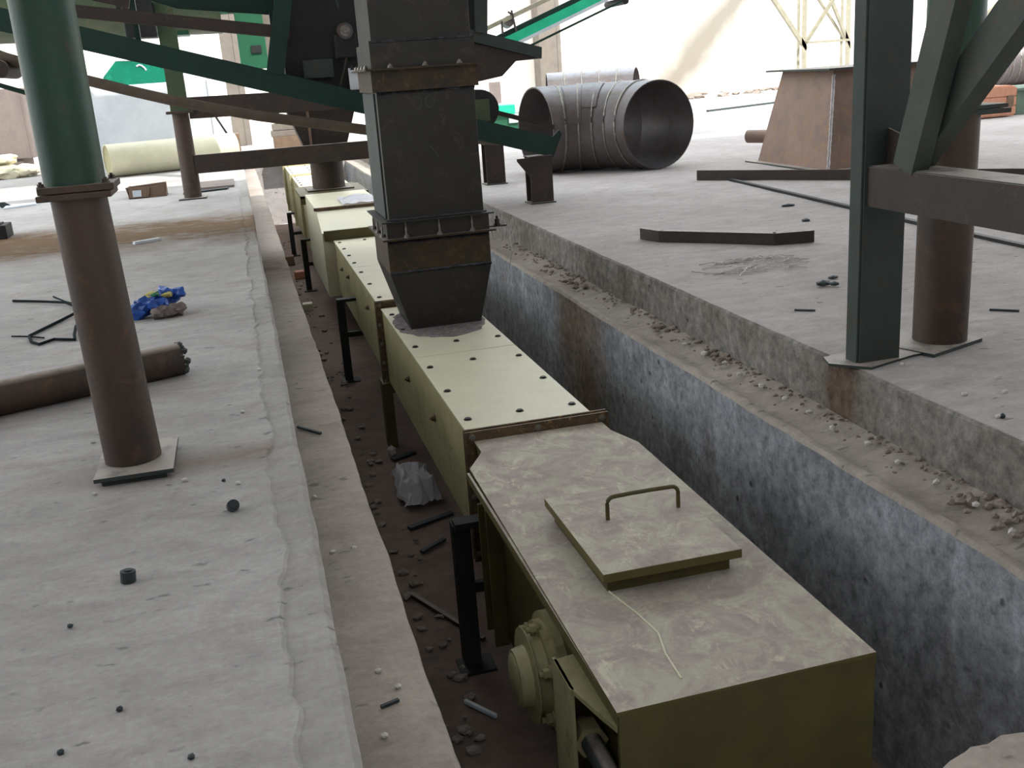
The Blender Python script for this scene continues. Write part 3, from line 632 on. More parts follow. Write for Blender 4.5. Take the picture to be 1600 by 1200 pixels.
# uprights and rail above
g = G(); g.bar((-1.55, 12.47, 2.52), (0.75, 12.47, 2.16), 0.09, 0.13); g.bar((-1.6, 12.47, 2.75), (-0.9, 12.47, 2.55), 0.06, 0.1); build('top_rail', g, 'brown_steel', t)
g = G(); g.hbeam((0.53, 12.44, zc(0.53) + 0.1), (0.78, 12.44, 2.75), 0.12, 0.19, 0.014, (0, 1, 0)); build('upright', g, 'green_steel', t)
g = G(); g.bar((-1.53, 12.46, zc(-1.53)), (-1.60, 12.46, 3.0), 0.08, 0.08); build('upright', g, 'dark_steel', t)
g = G(); g.prism([(-1.0, 2.76), (-0.45, 2.56), (0.75, 2.42), (0.75, 3.2), (-1.0, 3.2)], 13.70, 13.72, 1); g.box(-0.98, -0.92, 13.62, 13.70, zc(-1.0), 3.15); g.box(0.60, 0.66, 13.62, 13.70, zc(.6), 3.15); build('side_cover', g, 'green_steel', t)

t = thing('feed_housing', 'dark sheet metal feed housing with a pulley above the inclined conveyor', 'machine', (1.9, 13.0, 1.6))
g = G(); g.prism([(0.66, 3.1), (0.66, 1.62), (1.62, 1.33), (2.2, 1.36), (2.90, 1.50), (3.04, 2.02), (3.10, 3.1)], 12.66, 13.5, 1); build('body', g, 'black', t)
g = G(); g.prism([(1.9, 2.34), (2.92, 2.06), (3.70, 1.83), (3.69, 1.70), (2.90, 1.93), (1.9, 2.22)], 12.55, 13.6, 1); build('rim_plate', g, 'dark_steel', t)
g = G(); g.prism([(2.80, 1.95), (3.66, 1.71), (3.38, 1.69), (3.20, 1.53), (2.93, 1.49), (2.80, 1.49)], 12.60, 13.5, 1); build('chute', g, 'brown_steel', t)
g = G(); g.prism([(2.89, 2.05), (3.03, 2.02), (3.10, 2.9), (2.93, 2.9)], 12.50, 12.56, 1); build('edge_strip', g, 'dark_steel', t)
g = G(); g.tube((1.375, 12.66, 2.15), (1.375, 12.54, 2.15), 0.09, 32); pu = build('pulley', g, 'elbow', t, smooth=True)
g = G(); g.tube((1.375, 12.55, 2.15), (1.375, 12.50, 2.15), 0.025, 16); g.tube((1.375, 12.542, 2.15), (1.375, 12.535, 2.15), 0.06, 24); build('hub', g, 'bolt', pu, smooth=True)
g = G(); g.box(1.24, 1.50, 12.56, 12.62, 1.85, 2.12, 0.02); build('pulley_guard', g, 'black', t)
g = G(); g.bar((1.36, 12.55, 1.86), (1.24, 12.55, 1.52), 0.02, 0.05, (0, 1, 0)); build('link_arm', g, 'brown_steel', t)
g = G(); g.bar((1.30, 12.55, 2.60), (1.33, 12.55, 2.40), 0.02, 0.03, (0, 1, 0)); build('link_arm', g, 'dark_steel', t)
g = G(); g.box(1.36, 1.56, 12.5, 12.54, 1.50, 1.74); g.box(1.36, 1.56, 12.44, 12.54, 1.70, 1.715); build('bracket', g, 'grey_wall', t, label='pale grey bracket')
bolts(t, [(1.40, 12.48, 1.715), (1.46, 12.48, 1.715), (1.52, 12.48, 1.715)], (0, 0, 1), 0.018, 'black', h=0.04)
g = G(); g.box(0.86, 1.2, 12.58, 12.66, 1.66, 1.86); build('side_box', g, 'dark_steel', t)
g = G(); g.box(0.9, 0.98, 12.7, 12.8, zc(.95) + 0.1, 2.1); g.box(0.9, 0.98, 13.4, 13.5, zc(.95) + 0.1, 2.1); g.box(2.5, 2.58, 13.4, 13.5, zc(2.54) + 0.1, 1.6); g.box(2.5, 2.58, 12.7, 12.8, zc(2.54) + 0.1, 1.6); build('stand', g, 'black', t)

# ------------------------------------------------------------------ big pipe elbows
def elbow(name, label, P1, head1, head2, Rb, R, nseg, parent_loc, collar=True):
    t = thing(name, label, 'pipe', parent_loc, 'large segmented pipe elbows')
    h1, h2 = math.radians(head1), math.radians(head2); n = 44
    P1 = Vector(P1); cen = P1 + Vector((-math.sin(h1), math.cos(h1), 0)) * Rb
    def ringpts(h, R_):
        c = cen + Vector((math.sin(h), -math.cos(h), 0)) * Rb
        s_ = Vector((math.sin(h), -math.cos(h), 0)); u = Vector((0, 0, 1))
        return [c + (s_ * math.cos(2 * math.pi * k / n) + u * math.sin(2 * math.pi * k / n)) * R_ for k in range(n)]
    hs = [h1 + (h2 - h1) * i / nseg for i in range(nseg + 1)]
    for i in range(nseg):
        k = 0.006 * (i % 2)
        A, B, C, D = ringpts(hs[i], R + k), ringpts(hs[i + 1], R + k), ringpts(hs[i], R - 0.014), ringpts(hs[i + 1], R - 0.014)
        g = G()
        g.faces(A + B + C + D, [(j, (j + 1) % n, n + (j + 1) % n, n + j) for j in range(n)] + [(3 * n + j, 3 * n + (j + 1) % n, 2 * n + (j + 1) % n, 2 * n + j) for j in range(n)]
                + [(2 * n + j, 2 * n + (j + 1) % n, (j + 1) % n, j) for j in range(n)] + [(n + j, n + (j + 1) % n, 3 * n + (j + 1) % n, 3 * n + j) for j in range(n)])
        build('gore', g, 'elbow', t, smooth=True)
    for i in range(1, nseg):
        g = G(); A = ringpts(hs[i], R + 0.006); g.wire(A + [A[0]], 0.016, 6)
        for v in g.bm.verts: v.co += Vector((N1(v.co.x * 30, v.co.z * 30), N1(v.co.y * 30, v.co.z * 30, 4), N1(v.co.x * 30, v.co.y * 30, 8))) * 0.008
        build('weld_bead', g, 'bolt', t, smooth=True)
    return t
e1 = elbow('pipe_elbow', 'big rusty segmented pipe elbow lying on the bright floor behind the duct', (6.15, 14.9, 0.66), 104, 189, 1.44, 0.65, 6, (5.2, 15.4, 0))
g = G(); e1n = 24
for (a0, a1, h0, h1_) in ((0.15, 1.35, 0.63, 0.80), (0.5, 1.45, 0.45, 0.62)):
    vs = []; h1, h2 = math.radians(104), math.radians(189); cen = Vector((6.15, 14.9, 0.66)) + Vector((-math.sin(h1), math.cos(h1), 0)) * 1.44
    for k in range(13):
        an = math.pi - (a0 + (a1 - a0) * k / 12) + 0.0
        for q in range(7):
            h_ = h1 + (h2 - h1) * (h0 + (h1_ - h0) * q / 6)
            s_ = Vector((math.sin(h_), -math.cos(h_), 0)); c = cen + s_ * 1.44
            vs.append(c + (s_ * math.cos(an) + Vector((0, 0, 1)) * math.sin(an)) * 0.668)
    g.faces(vs, [(k * 7 + q, k * 7 + q + 1, (k + 1) * 7 + q + 1, (k + 1) * 7 + q) for k in range(12) for q in range(6)])
build('patch_plate', g, 'elbow', e1, smooth=True)
elbow('pipe_elbow', 'second pipe elbow whose top shows above the big elbow', (9.75, 25.0, 0.73), 150, 166, 8.0, 0.72, 5, (8.2, 25.6, 0))
elbow('pipe_elbow', 'dark segmented pipe elbow behind the pink crate at far right', (24.9, 28.7, 0.72), 140, 195, 2.2, 0.71, 6, (23.6, 29.4, 0))

# ------------------------------------------------------------------ rusty transition hopper on the floor
t = thing('transition_hopper', 'rusty tapered steel hopper standing on the floor behind the right column', 'hopper', (8.5, 13.6, 0))
g = G(); frustum(g, (7.62, 9.35, 12.62, 14.6, 0.02), (7.86, 9.12, 12.92, 14.3, 1.30)); build('body', g, 'rust', t)
g = G(); g.box(7.68, 9.3, 12.74, 14.48, 1.30, 1.325); build('top_flange', g, 'dark_steel', t)
g = G()
g.box(7.48, 7.64, 12.5, 14.75, 0, 0.02); g.box(9.33, 9.49, 12.5, 14.75, 0, 0.02); g.box(7.64, 9.33, 12.5, 12.64, 0, 0.02); g.box(7.64, 9.33, 14.6, 14.75, 0, 0.02); build('bottom_flange', g, 'dark_steel', t)
g = G(); pts = [Vector((7.62, 12.62, 0.03)).lerp(Vector((7.86, 12.92, 1.24)), i / 40) for i in range(41)]; g.wire(pts, 0.022, 6)
for v in g.bm.verts: v.co += Vector((N1(v.co.z * 26, 1), N1(v.co.z * 31, 5), 0)) * 0.014
build('weld_bead', g, 'seam_bead', t, smooth=True)
g = G(); g.tube((7.66, 15.0, 0.36), (7.95, 14.5, 0.36), 0.10, 20); build('pipe_stub', g, 'rust', t, smooth=True)

# ------------------------------------------------------------------ loose steel on the right floor
g = G(); g.angle((5.93, 13.10, 0.002), (9.0, 9.60, 0.002), 0.13, 0.012, fx=-1, fy=1)
solo('angle_bar', g, 'brown_steel', 'long rusty angle bar lying in front of the tapered hopper', 'bar')
g = G(); g.prism([(6.20, 12.70), (5.86, 8.3), (5.72, 5.6), (5.77, 5.6), (5.92, 8.3), (6.26, 12.70)], 0.0, 0.03); solo('flat_bar', g, 'black', 'long thin flat bar lying across the bright right floor', 'bar')
g = G(); g.bar((6.3, 9.3, 0.012), (6.9, 7.3, 0.012), 0.05, 0.024); g.bar((6.28, 9.28, 0.03), (6.88, 7.28, 0.03), 0.012, 0.05); solo('flat_bar', g, 'black', 'short angle strip on the floor behind the round pipe column', 'bar')
# mitred channel piece, open side up
t = thing('channel_offcut', 'dark channel offcut with bent ends lying on the right floor', 'offcut', (4.0, 8.4, 0))
ch = [(3.52, 9.06), (3.60, 8.80), (4.34, 8.02), (4.68, 7.95)]
for k in range(3):
    g = G(); a, b = ch[k], ch[k + 1]; g.channel((a[0], a[1], 0.055), (b[0], b[1], 0.055), 0.10, 0.07, 0.008, flip=-1); build('arm' if k != 1 else 'web', g, 'brown_steel', t)
# tangle of pale strapping
random.seed(5); g = G()
for k in range(26):
    x, y = random.uniform(3.5, 4.15), random.uniform(7.05, 7.55); a = random.uniform(-0.6, 0.9); L = random.uniform(0.15, 0.45); pts = []
    for i in range(9):
        u = i / 8 - 0.5; pts.append((x + L * u * math.cos(a) + 0.03 * N1(i * .5, k), y + L * u * math.sin(a) + 0.04 * N1(i * .6, k, 3), 0.008 + 0.05 * abs(N1(i * 0.7, k, 9)) * (1 - 4 * u * u)))
    g.wire(pts, 0.0045, 5)
g.wire([(3.28, 7.37, .006), (3.38, 7.22, .006), (3.50, 7.14, .006), (3.62, 7.2, .008), (3.75, 7.3, .01)], 0.005, 5)
tg = solo('strapping_tangle', g, 'pebble', 'tangled pale strapping strips lying below the channel offcut', 'strapping', smooth=True)

def bit(name, pts, mat, label, cat, h=0.02, group=None):
    g = G(); g.prism(pts, 0.0, h); return solo(name, g, mat, label, cat, group)
def stick(name, a, b, w, h, z, mat, label, cat, group=None):
    g = G(); g.bar((a[0], a[1], z + h / 2), (b[0], b[1], z + h / 2), w, h); return solo(name, g, mat, label, cat, group)
stick('welding_stub', (3.30, 5.83), (3.40, 5.75), 0.018, 0.014, 0, 'dark_bit', 'dark welding rod stub on the floor left of the boxed column', 'stub')
stick('welding_stub', (4.28, 5.24), (4.40, 5.13), 0.018, 0.014, 0, 'dark_bit', 'dark welding rod stub on the floor right of the round column', 'stub')
g = G(); g.blob((3.83, 6.38, 0.022), 0.05, 3, (1.2, 0.8, 0.45)); g.blob((3.89, 6.33, 0.02), 0.035, 8, (1, 1, 0.5)); solo('scrap_lump', g, 'dark_bit', 'dark green scrap lump on the right floor above the welding stub', 'scrap')
g = G(); g.blob((4.02, 6.56, 0.012), 0.035, 4, (1.3, 0.8, 0.35)); solo('scrap_lump', g, 'dark_bit', 'small flat grey scrap beside the dark green lump', 'scrap')
g = G(); g.blob((5.60, 10.05, 0.012), 0.06, 6, (1.5, 0.6, 0.3)); solo('scrap_lump', g, 'dark_bit', 'small dark scrap near the long thin flat bar', 'scrap')
g = G(); g.blob((5.22, 9.02, 0.012), 0.045, 9, (1.0, 0.9, 0.4)); solo('scrap_lump', g, 'dark_bit', 'tiny dark scrap between flat bar and channel offcut', 'scrap')

# ------------------------------------------------------------------ loose things on the left floor
t = thing('steel_pipe', 'dark rusty steel pipe lying on the left floor behind the pipe column', 'pipe', (-1.0, 6.1, 0))
g = G(); g.tube((-2.6, 5.42, 0.095), (-0.50, 6.26, 0.095), 0.095, 36, inner=0.012); build('tube', g, 'post_rust', t, smooth=True)
g = G(); random.seed(2)
for k in range(18):
    a = 2 * math.pi * k / 18; d = Vector((2.1, 0.84, 0)).normalized(); s_ = Vector((d.y, -d.x, 0)); c = Vector((-0.50, 6.26, 0.095)) + (s_ * math.cos(a) + Vector((0, 0, 1)) * math.sin(a)) * 0.088
    g.blob(c + d * random.uniform(-0.005, 0.02), random.uniform(0.012, 0.024), k)
build('torn_rim', g, 'dark_steel', t, label='ragged torch cut end')

random.seed(11)
t = thing('rubbish_heap', 'small heap of crumpled blue plastic and scrap on the left floor', 'rubbish', (-0.76, 8.2, 0))
g = G()
for k in range(7): g.blob((-0.90 + 0.05 * k + random.uniform(-.03, .03), 8.02 + random.uniform(-0.05, 0.2) + 0.02 * k, 0.055 + 0.012 * k), random.uniform(0.05, 0.085), k, (1.1, 0.9, 0.8), 2, 0.9)
build('blue_plastic', g, 'blue', t)
g = G()
for k in range(4): g.blob((-0.72 + 0.04 * k, 8.05 + random.uniform(-0.05, 0.08), 0.05), random.uniform(0.05, 0.07), k + 20, (1, 1, 0.8), 2, 0.9)
build('grey_scrap', g, 'block', t)
for k in range(6):
    g = G(); g.blob((-0.80 + random.uniform(-.06, .18), 8.15 + random.uniform(-0.05, 0.15), 0.14), random.uniform(0.02, 0.035), k + 40, (1.4, 0.6, 0.6), 1, 0.9); build('yellow_scrap', g, 'yellow', t)
g = G()
for k in range(4): g.blob((-0.70 + random.uniform(-.05, .1), 8.2 + random.uniform(-0.05, 0.1), 0.15), random.uniform(0.02, 0.03), k + 60, (1.4, 0.6, 0.5), 1, 0.9)
build('green_scrap', g, 'leaf', t)

g = G(); g.wire([(-2.01, 9.45, .012), (-1.75, 9.22, .02), (-1.52, 8.98, .03), (-1.42, 8.75, .03), (-1.36, 8.62, .03), (-1.38, 8.55, .02), (-1.46, 8.36, .012), (-1.56, 8.06, .012), (-1.62, 7.88, .012), (-1.57, 7.66, .012), (-1.50, 7.55, .012),
                 (-1.42, 7.66, .012), (-1.33, 7.60, .012), (-1.27, 7.56, .012), (-1.29, 7.7, .02), (-1.31, 7.95, .03), (-1.24, 8.3, .03)], 0.011, 6)
g.wire([(-1.69, 9.45, .01), (-1.55, 9.1, .02), (-1.4, 8.8, .03)], 0.007, 6); g.wire([(-1.75, 7.95, .01), (-1.62, 7.86, .012), (-1.5, 7.75, .012)], 0.006, 6)
solo('wire_scrap', g, 'wire', 'looped dark wire lying left of the tall pipe column', 'wire', smooth=True)

t = thing('cardboard_box', 'crushed open cardboard box with white label on the far left floor', 'box', (-1.53, 18.3, 0))
g = G()
g.prism([(-1.80, 0.0), (-1.50, 0.0), (-1.46, 0.17), (-1.84, 0.19)], 18.10, 18.115, 1); g.prism([(-1.50, 0.0), (-1.22, 0.02), (-1.20, 0.22), (-1.30, 0.19), (-1.46, 0.17)], 18.12, 18.135, 1)
g.box(-1.80, -1.22, 18.10, 18.55, 0.0, 0.012); g.prism([(-1.80, 0.0), (-1.22, 0.0), (-1.22, 0.2), (-1.80, 0.17)], 18.53, 18.545, 1)
g.prism([(18.1, 0.0), (18.55, 0.0), (18.55, 0.18), (18.1, 0.19)], -1.81, -1.80, 0); g.prism([(18.1, 0.0), (18.55, 0.0), (18.55, 0.2), (18.1, 0.2)], -1.23, -1.22, 0)
build('carton', g, 'card', t)
g = G(); g.prism([(-1.74, 0.03), (-1.61, 0.03), (-1.60, 0.13), (-1.74, 0.135)], 18.09, 18.099, 1); build('paper_label', g, 'paper', t)
bit('paper_sheet', [(-3.75, 18.3), (-3.3, 18.55), (-3.28, 18.85), (-3.8, 18.9)], 'paper', 'white paper sheet lying on the far left floor', 'paper', 0.03)
g = G(); g.prism([(-3.86, 0.0), (-3.66, 0.0), (-3.80, 0.09), (-3.92, 0.09)], 18.7, 18.72, 1); solo('paper_scrap', g, 'dark_bit', 'small grey folded scrap standing beside the white sheet', 'scrap')
g = G(); g.box(-3.7, -2.93, 14.2, 14.6, 0.0, 0.17, 0.01); g.box(-3.6, -3.0, 14.25, 14.5, 0.17, 0.19); solo('dark_crate', g, 'black', 'low dark metal box at the left floor edge', 'box')
stick('wood_stick', (-1.27, 12.40), (-1.0, 12.56), 0.06, 0.03, 0, 'paper', 'short pale stick on the floor beyond the tall pipe column', 'stick')
g = G(); g.box(-0.80, -0.13, 18.6, 19.9, 0.0, 0.04); solo('steel_plate', g, 'block', 'grey flat plate on the floor behind the far pipe post', 'plate')
g = G(); g.prism([(-0.95, 18.0), (-0.25, 18.25), (-0.22, 18.4), (-0.95, 18.15)], 0, 0.03); solo('timber_lath', g, 'dark_bit', 'dark lath on the floor behind the far pipe post', 'lath')

# loose nuts
def nut(p, r, label, mat='dark_bit', tilt=(0, 0, 1)):
    d = Vector(tilt).normalized(); p = Vector(p)
    g = G(); g.tube(p - d * r * 0.75, p + d * r * 0.75, r, 14); g.tube(p - d * r * 0.95, p + d * r * 0.95, r * 0.55, 12)
    solo('loose_nut', g, mat, label, 'nut')
nut((-0.21, 3.98, 0.022), 0.024, 'round black nut standing on its edge near the left slab edge', tilt=(0.2, -0.9, 0.45))
nut((-0.565, 3.49, 0.02), 0.026, 'dark hexagonal nut lying alone on the open left floor', tilt=(0.1, 0.1, 1))
for (x, y, lab) in ((-0.25, 4.33, 'dark crumb beside the white pebbles right of the base plate'), (-0.72, 3.22, 'dark speck on the left floor below the hexagonal nut'), (-0.52, 2.67, 'dark dot on the left floor near the picture bottom'),
                    (-0.65, 2.52, 'dark chip at the lower left floor corner'), (-0.32, 2.38, 'dark crumb on the floor at the bottom beside the seam')):
    g = G(); g.blob((x, y, 0.006), 0.011, x * 9, (1, 1, 0.7)); solo('grit', g, 'dark_bit', lab, 'grit')
# white pebbles on slabs and ledges
ORD = ('lowest', 'second lowest', 'third lowest', 'fourth from below', 'fifth from below', 'sixth from below', 'seventh from below', 'eighth from below', 'ninth from below', 'tenth from below',
       'eleventh from below', 'twelfth from below', 'thirteenth from below', 'topmost')
def pebbles(pts, group, place, r0=0.014):
    pts = sorted(pts, key=lambda p: p[1])
    for i, (x, y, z) in enumerate(pts):
        label = ORD[i if i < len(pts) - 1 else 13] + ' of the ' + place
        g = G(); g.blob((x, y, z + r0 * 0.5), r0 * (0.8 + 0.5 * abs(N1(i * 3.3, x))), i + x, (1.1, 0.9, 0.75), 1, 0.5); solo('pebble', g, 'pebble', label, 'pebble', group)
pebbles([(-0.19, 4.27, 0.0), (-0.87, 5.14, 0), (-0.16, 5.3, 0), (-0.05, 6.1, 0), (-0.41, 4.4, 0), (-0.78, 4.40, 0)], 'white pebbles on the left floor', 'tiny white pebbles on the left floor')
pebbles([(0.25, 4.15, ZL), (0.13, 4.80, ZL), (0.16, 4.14, ZL), (0.22, 3.14, ZL), (0.27, 3.02, ZL), (0.19, 2.77, ZL)], 'white pebbles on the left ledge', 'tiny white pebbles on the left trench ledge')
pebbles([(3.16, 4.49, 0.0), (3.05, 3.63, 0), (3.0, 3.35, 0), (3.3, 3.9, 0), (3.42, 4.1, 0), (3.12, 3.95, 0), (3.6, 4.0, 0), (3.9, 4.4, 0), (3.2, 3.3, 0), (3.42, 3.5, 0)], 'white pebbles on the right floor', 'white pebbles on the right floor', 0.018)
g = G(); g.blob((3.06, 3.62, 0.01), 0.014, 2); solo('grit', g, 'dark_bit', 'black crumb on the right floor between white pebbles', 'grit')
stick('welding_stub', (0.12, 5.92), (0.24, 5.74), 0.016, 0.012, ZL + 0.004, 'dark_bit', 'dark stub on the left ledge below the pipe end', 'stub')
stick('welding_stub', (0.20, 2.92), (0.26, 2.94), 0.012, 0.01, ZL + 0.004, 'dark_bit', 'dark short stub on the left ledge near the bottom', 'stub')
# rubble on the right ledge: nobody could count it
random.seed(21); g = G()
for k in range(420):
    y = 2.4 + 9.0 * random.random() ** 1.3; u = random.random(); x = XR0 - 0.02 - 0.20 * u * u
    r = random.uniform(0.006, 0.022) * (1.3 if N1(y * 1.4, 3) > 0.1 else 0.7)
    g.blob((x, y, ZL + 0.03 + 0.01 * (1 - u)), r, k, (1.2, 1.0, 0.7), 1, 0.7)
o = solo('rubble', g, 'rubble', 'brown crumbled rubble lying along the right trench ledge', 'rubble'); o['kind'] = 'stuff'
pebbles([(2.80 + 0.11 * N1(k * 1.7, 4), 2.9 + k * 0.27, ZL + 0.03) for k in range(14)], 'pale stones on the right ledge', 'pale stones in the right ledge rubble', 0.022)

# ------------------------------------------------------------------ rubbish in the trench
g = G(); random.seed(4)
nx = 20; vs = []
for j in range(nx):
    for i in range(nx):
        u, v = i / (nx - 1), j / (nx - 1); e = min(u, 1 - u, v, 1 - v)
        vs.append((0.90 + 0.32 * u + 0.05 * N1(v * 4, u * 3), 7.70 + 0.74 * v + 0.07 * N1(u * 4, 4 + v), ZT + 0.05 + min(1, e * 6) * (0.12 + 0.10 * N1(u * 2.6, v * 2.6, 2)) + 0.05 * abs(N1(u * 7, v * 7, 5))))
v_, f_ = g.faces(vs, [(j * nx + i, j * nx + i + 1, (j + 1) * nx + i + 1, (j + 1) * nx + i) for j in range(nx - 1) for i in range(nx - 1)])
bmesh.ops.solidify(g.bm, geom=g.bm.faces[:], thickness=0.004)
solo('plastic_bag', g, 'film', 'crumpled white plastic bag on the trench floor', 'bag')
g = G(); vs = []
for j in range(6):
    for i in range(9):
        u, v = i / 8, j / 5
        vs.append((1.32 + 0.5 * u, 14.75 + 0.9 * v, -0.045 + 0.05 * abs(N1(u * 5, v * 4, 7)) + 0.09 * max(0, N1(u * 2.5, v * 2, 1)) ))
g.faces(vs, [(j * 9 + i, j * 9 + i + 1, (j + 1) * 9 + i + 1, (j + 1) * 9 + i) for j in range(5) for i in range(8)]); bmesh.ops.solidify(g.bm, geom=g.bm.faces[:], thickness=0.005)
solo('plastic_sheet', g, 'film', 'clear crumpled plastic sheet on the raised conveyor housing', 'sheet')
for (a, b, w, lab, m_) in (((0.72, 6.3), (1.05, 5.55), 0.03, 'thin brown stick on the trench floor near the front leg', 'post_rust'), ((0.88, 7.35), (1.25, 7.5), 0.05, 'dark lath on the trench floor beside the plastic bag', 'dark_bit'),
                           ((0.98, 8.9), (1.2, 9.0), 0.06, 'dark chip on the trench floor beyond the plastic bag', 'dark_bit'), ((0.80, 4.95), (0.93, 4.75), 0.02, 'pale splinter on the trench floor before the front leg', 'paper'),
                           ((0.9, 6.9), (1.1, 7.05), 0.035, 'dark splinter on the trench floor in front of the bag', 'dark_bit')):
    stick('lath', a, b, w, 0.02, ZT + 0.012, m_, lab, 'stick')
g = G(); g.blob((1.0, 9.05, ZT + 0.05), 0.045, 3, (1, 1, 1.3)); solo('stone', g, 'pebble', 'white stone beside the olive conveyor foot', 'stone')
random.seed(31); g = G()
for k in range(150):
    y = 4.5 + 20 * random.random() ** 1.6; g.blob((random.uniform(0.55, 0.9), y, ZT + 0.015), random.uniform(0.01, 0.04), k, (1.2, 1, 0.6), 1, 0.7)
o = solo('debris', g, 'rubble', 'small brown debris scattered on the trench floor', 'debris'); o['kind'] = 'stuff'
for (x, y, s_, m_, lab) in ((0.72, 16.0, 0.08, 'sack', 'pale broken block on the far trench floor'), (0.78, 18.9, 0.09, 'wood', 'orange brick in the far trench beside conveyor legs'), (0.66, 20.5, 0.12, 'card', 'brown block in the far trench against the left wall')):
    g = G(); g.box(x - s_, x + s_, y - s_, y + s_, ZT, ZT + s_ * 1.6, 0.02); solo('brick', g, m_, lab, 'brick')

# ------------------------------------------------------------------ far background
t = thing('partition_wall', 'low grey rendered partition wall at the far left', 'wall', (-1.8, 24.7, 0))
g = G(); g.box(-3.6, -0.38, 25.2, 25.4, -0.02, 1.85, 0.01); build('panel', g, 'grey_wall', t)
g = G(); g.box(-0.45, -0.39, 25.15, 25.45, -0.02, 1.88); build('edge_post', g, 'grey_wall', t)
t = thing('cream_pipe', 'pale cream pipe lying before the grey partition wall', 'pipe', (-1.6, 24.0, 0))
g = G(); g.tube((-2.66, 23.6, 0.34), (-0.05, 24.5, 0.34), 0.34, 40, inner=0.02); build('shell', g, 'cream', t, smooth=True)
g = G(); g.tube((-2.63, 23.61, 0.34), (-2.59, 23.624, 0.34), 0.33, 40); build('end_disc', g, 'cream_side', t, smooth=True)
g = G(); g.box(-9.5, -4.62, 27.0, 28.5, 0.38, 1.97, 0.01); g.box(-9.2, -4.9, 27.05, 28.4, 0, 0.38); g.prism([(-4.70, 26.98), (-4.78, 27.0), (-4.78, 28.0), (-4.70, 28.0)], 0.38, 1.97); solo('concrete_block', g, 'block', 'big grey concrete block far left behind the cream sacks', 'block')
random.seed(8)
for k, (x, y, z, sx, sy, sz, lab) in enumerate(((-5.35, 26.2, 0.14, .55, .35, .16, 'bottom cream sack of the heap at the far left'), (-4.85, 26.35, 0.13, .4, .32, .14, 'cream sack at the right end of the far left heap'), (-5.4, 26.4, 0.42, .5, .3, .14, 'top cream sack of the far left heap'))):
    g = G(); g.blob((x, y, z), 1.0, k + 3, (sx, sy, sz), 3, 0.5); solo('sack', g, 'sack', lab, 'sack', 'cream sacks at the far left', True)
t = thing('machine_hood', 'turquoise machine hood showing above the grey partition wall', 'machine', (-2.0, 27.3, 0))
g = G(); g.prism([(-2.9, 1.5), (-2.80, 2.08), (-2.47, 2.42), (-1.95, 2.40), (-1.32, 2.15), (-1.2, 1.5)], 27.0, 27.9, 1); build('hood', g, 'teal', t)
g = G(); g.box(-2.7, -1.4, 27.05, 27.8, 0, 1.5); build('stand', g, 'mid_green', t)
g = G(); g.wire([(-2.02, 26.995, 2.27), (-1.96, 26.99, 2.30), (-1.90, 26.99, 2.28), (-1.84, 26.99, 2.22), (-1.82, 26.995, 2.17)], 0.022, 6); build('splash', g, 'paper', t)
g = G(); g.wire([(-2.47, 27.0, 2.425), (-1.95, 27.0, 2.405), (-1.32, 27.0, 2.155)], 0.014, 6); build('rim', g, 'paper', t)
t = thing('drum_granulator', 'large olive green rotary drum overhead in the upper left background', 'machine', (-3.0, 22.0, 0))
g = G(); g.tube((-9, 22, 4.05), (0.06, 22, 3.95), 1.3, 64); build('drum', g, 'olive_green', t, smooth=True)
g = G(); g.tube((-1.78, 22, 3.97), (-1.62, 22, 3.97), 1.36, 64); build('riding_ring', g, 'olive_green', t, smooth=True)
g = G(); g.box(0.30, 0.82, 21.6, 22.2, 1.95, 3.6, 0.01); pnl = build('end_cabinet', g, 'mid_green', t)
g = G(); g.box(0.53, 0.72, 21.57, 21.6, 2.24, 2.38); build('opening', g, 'black', pnl)
g = G(); g.box(0.80, 0.95, 21.7, 21.8, 1.95, 3.4); build('cabinet_edge', g, 'pillar', pnl)
for x in (-3.15, -0.98):
    g = G(); g.bar((x, 22, 0), (x, 22, 2.75), 0.22, 0.22); g.box(x - 0.4, x + 0.4, 21.6, 22.4, 2.65, 2.78); build('stand', g, 'mid_green', t)
g = G(); g.box(0.0, 0.36, 21.8, 22.1, 3.0, 3.3); build('cabinet_arm', g, 'mid_green', t)
def pillar(x0, x1, y, h, lab):
    g = G(); g.box(x0, x1, y, y + (x1 - x0), 0, h, 0.02); g.box(x1 - 0.14, x1 + 0.02, y - 0.02, y, 0, h); solo('concrete_pillar', g, 'pillar', lab, 'pillar')
pillar(-0.05, 0.44, 32.0, 7.5, 'far grey concrete pillar behind the rusty pipe frame')
pillar(13.15, 14.1, 45.0, 12.0, 'far grey concrete pillar behind the bright green conveyor')
g = G(); g.box(11.05, 11.55, 45.93, 45.99, 0.22, 1.12); struct('door_1', g, 'block')
# pallet goods seen between the beams
t = thing('tipped_barrow', 'small brown crate with a dark pole behind the cross beams', 'crate', (-0.2, 27, 0))
g = G(); g.box(-0.32, 0.1, 26.0, 26.4, 0.0, 0.6, 0.02); build('crate_body', g, 'card', t)
g = G(); g.bar((-0.15, 26.2, 0.55), (-0.45, 26.2, 1.15), 0.05, 0.05); build('pole', g, 'black', t)
for k in range(3):
    g = G(); g.box(0.86 + 0.04 * k, 1.5 + 0.03 * k, 26.5, 27.0, 0.42 + 0.16 * k, 0.56 + 0.16 * k, 0.01)
    solo('pale_board', g, 'pillar', ('lowest', 'middle', 'top')[k] + ' pale board of the stack beyond the far trench', 'board', 'stacked pale boards')
g = G(); g.box(0.9, 1.55, 26.4, 27.1, 0, 0.42); solo('board_trestle', g, 'card', 'brown block carrying the stacked pale boards beyond the trench', 'block')
t = thing('green_machine', 'small pale green machine behind the low end of the sloping conveyor', 'machine', (6.0, 24, 0))
g = G(); g.box(5.75, 6.6, 23.9, 24.6, 0, 0.62, 0.02); build('base', g, 'mid_green', t)
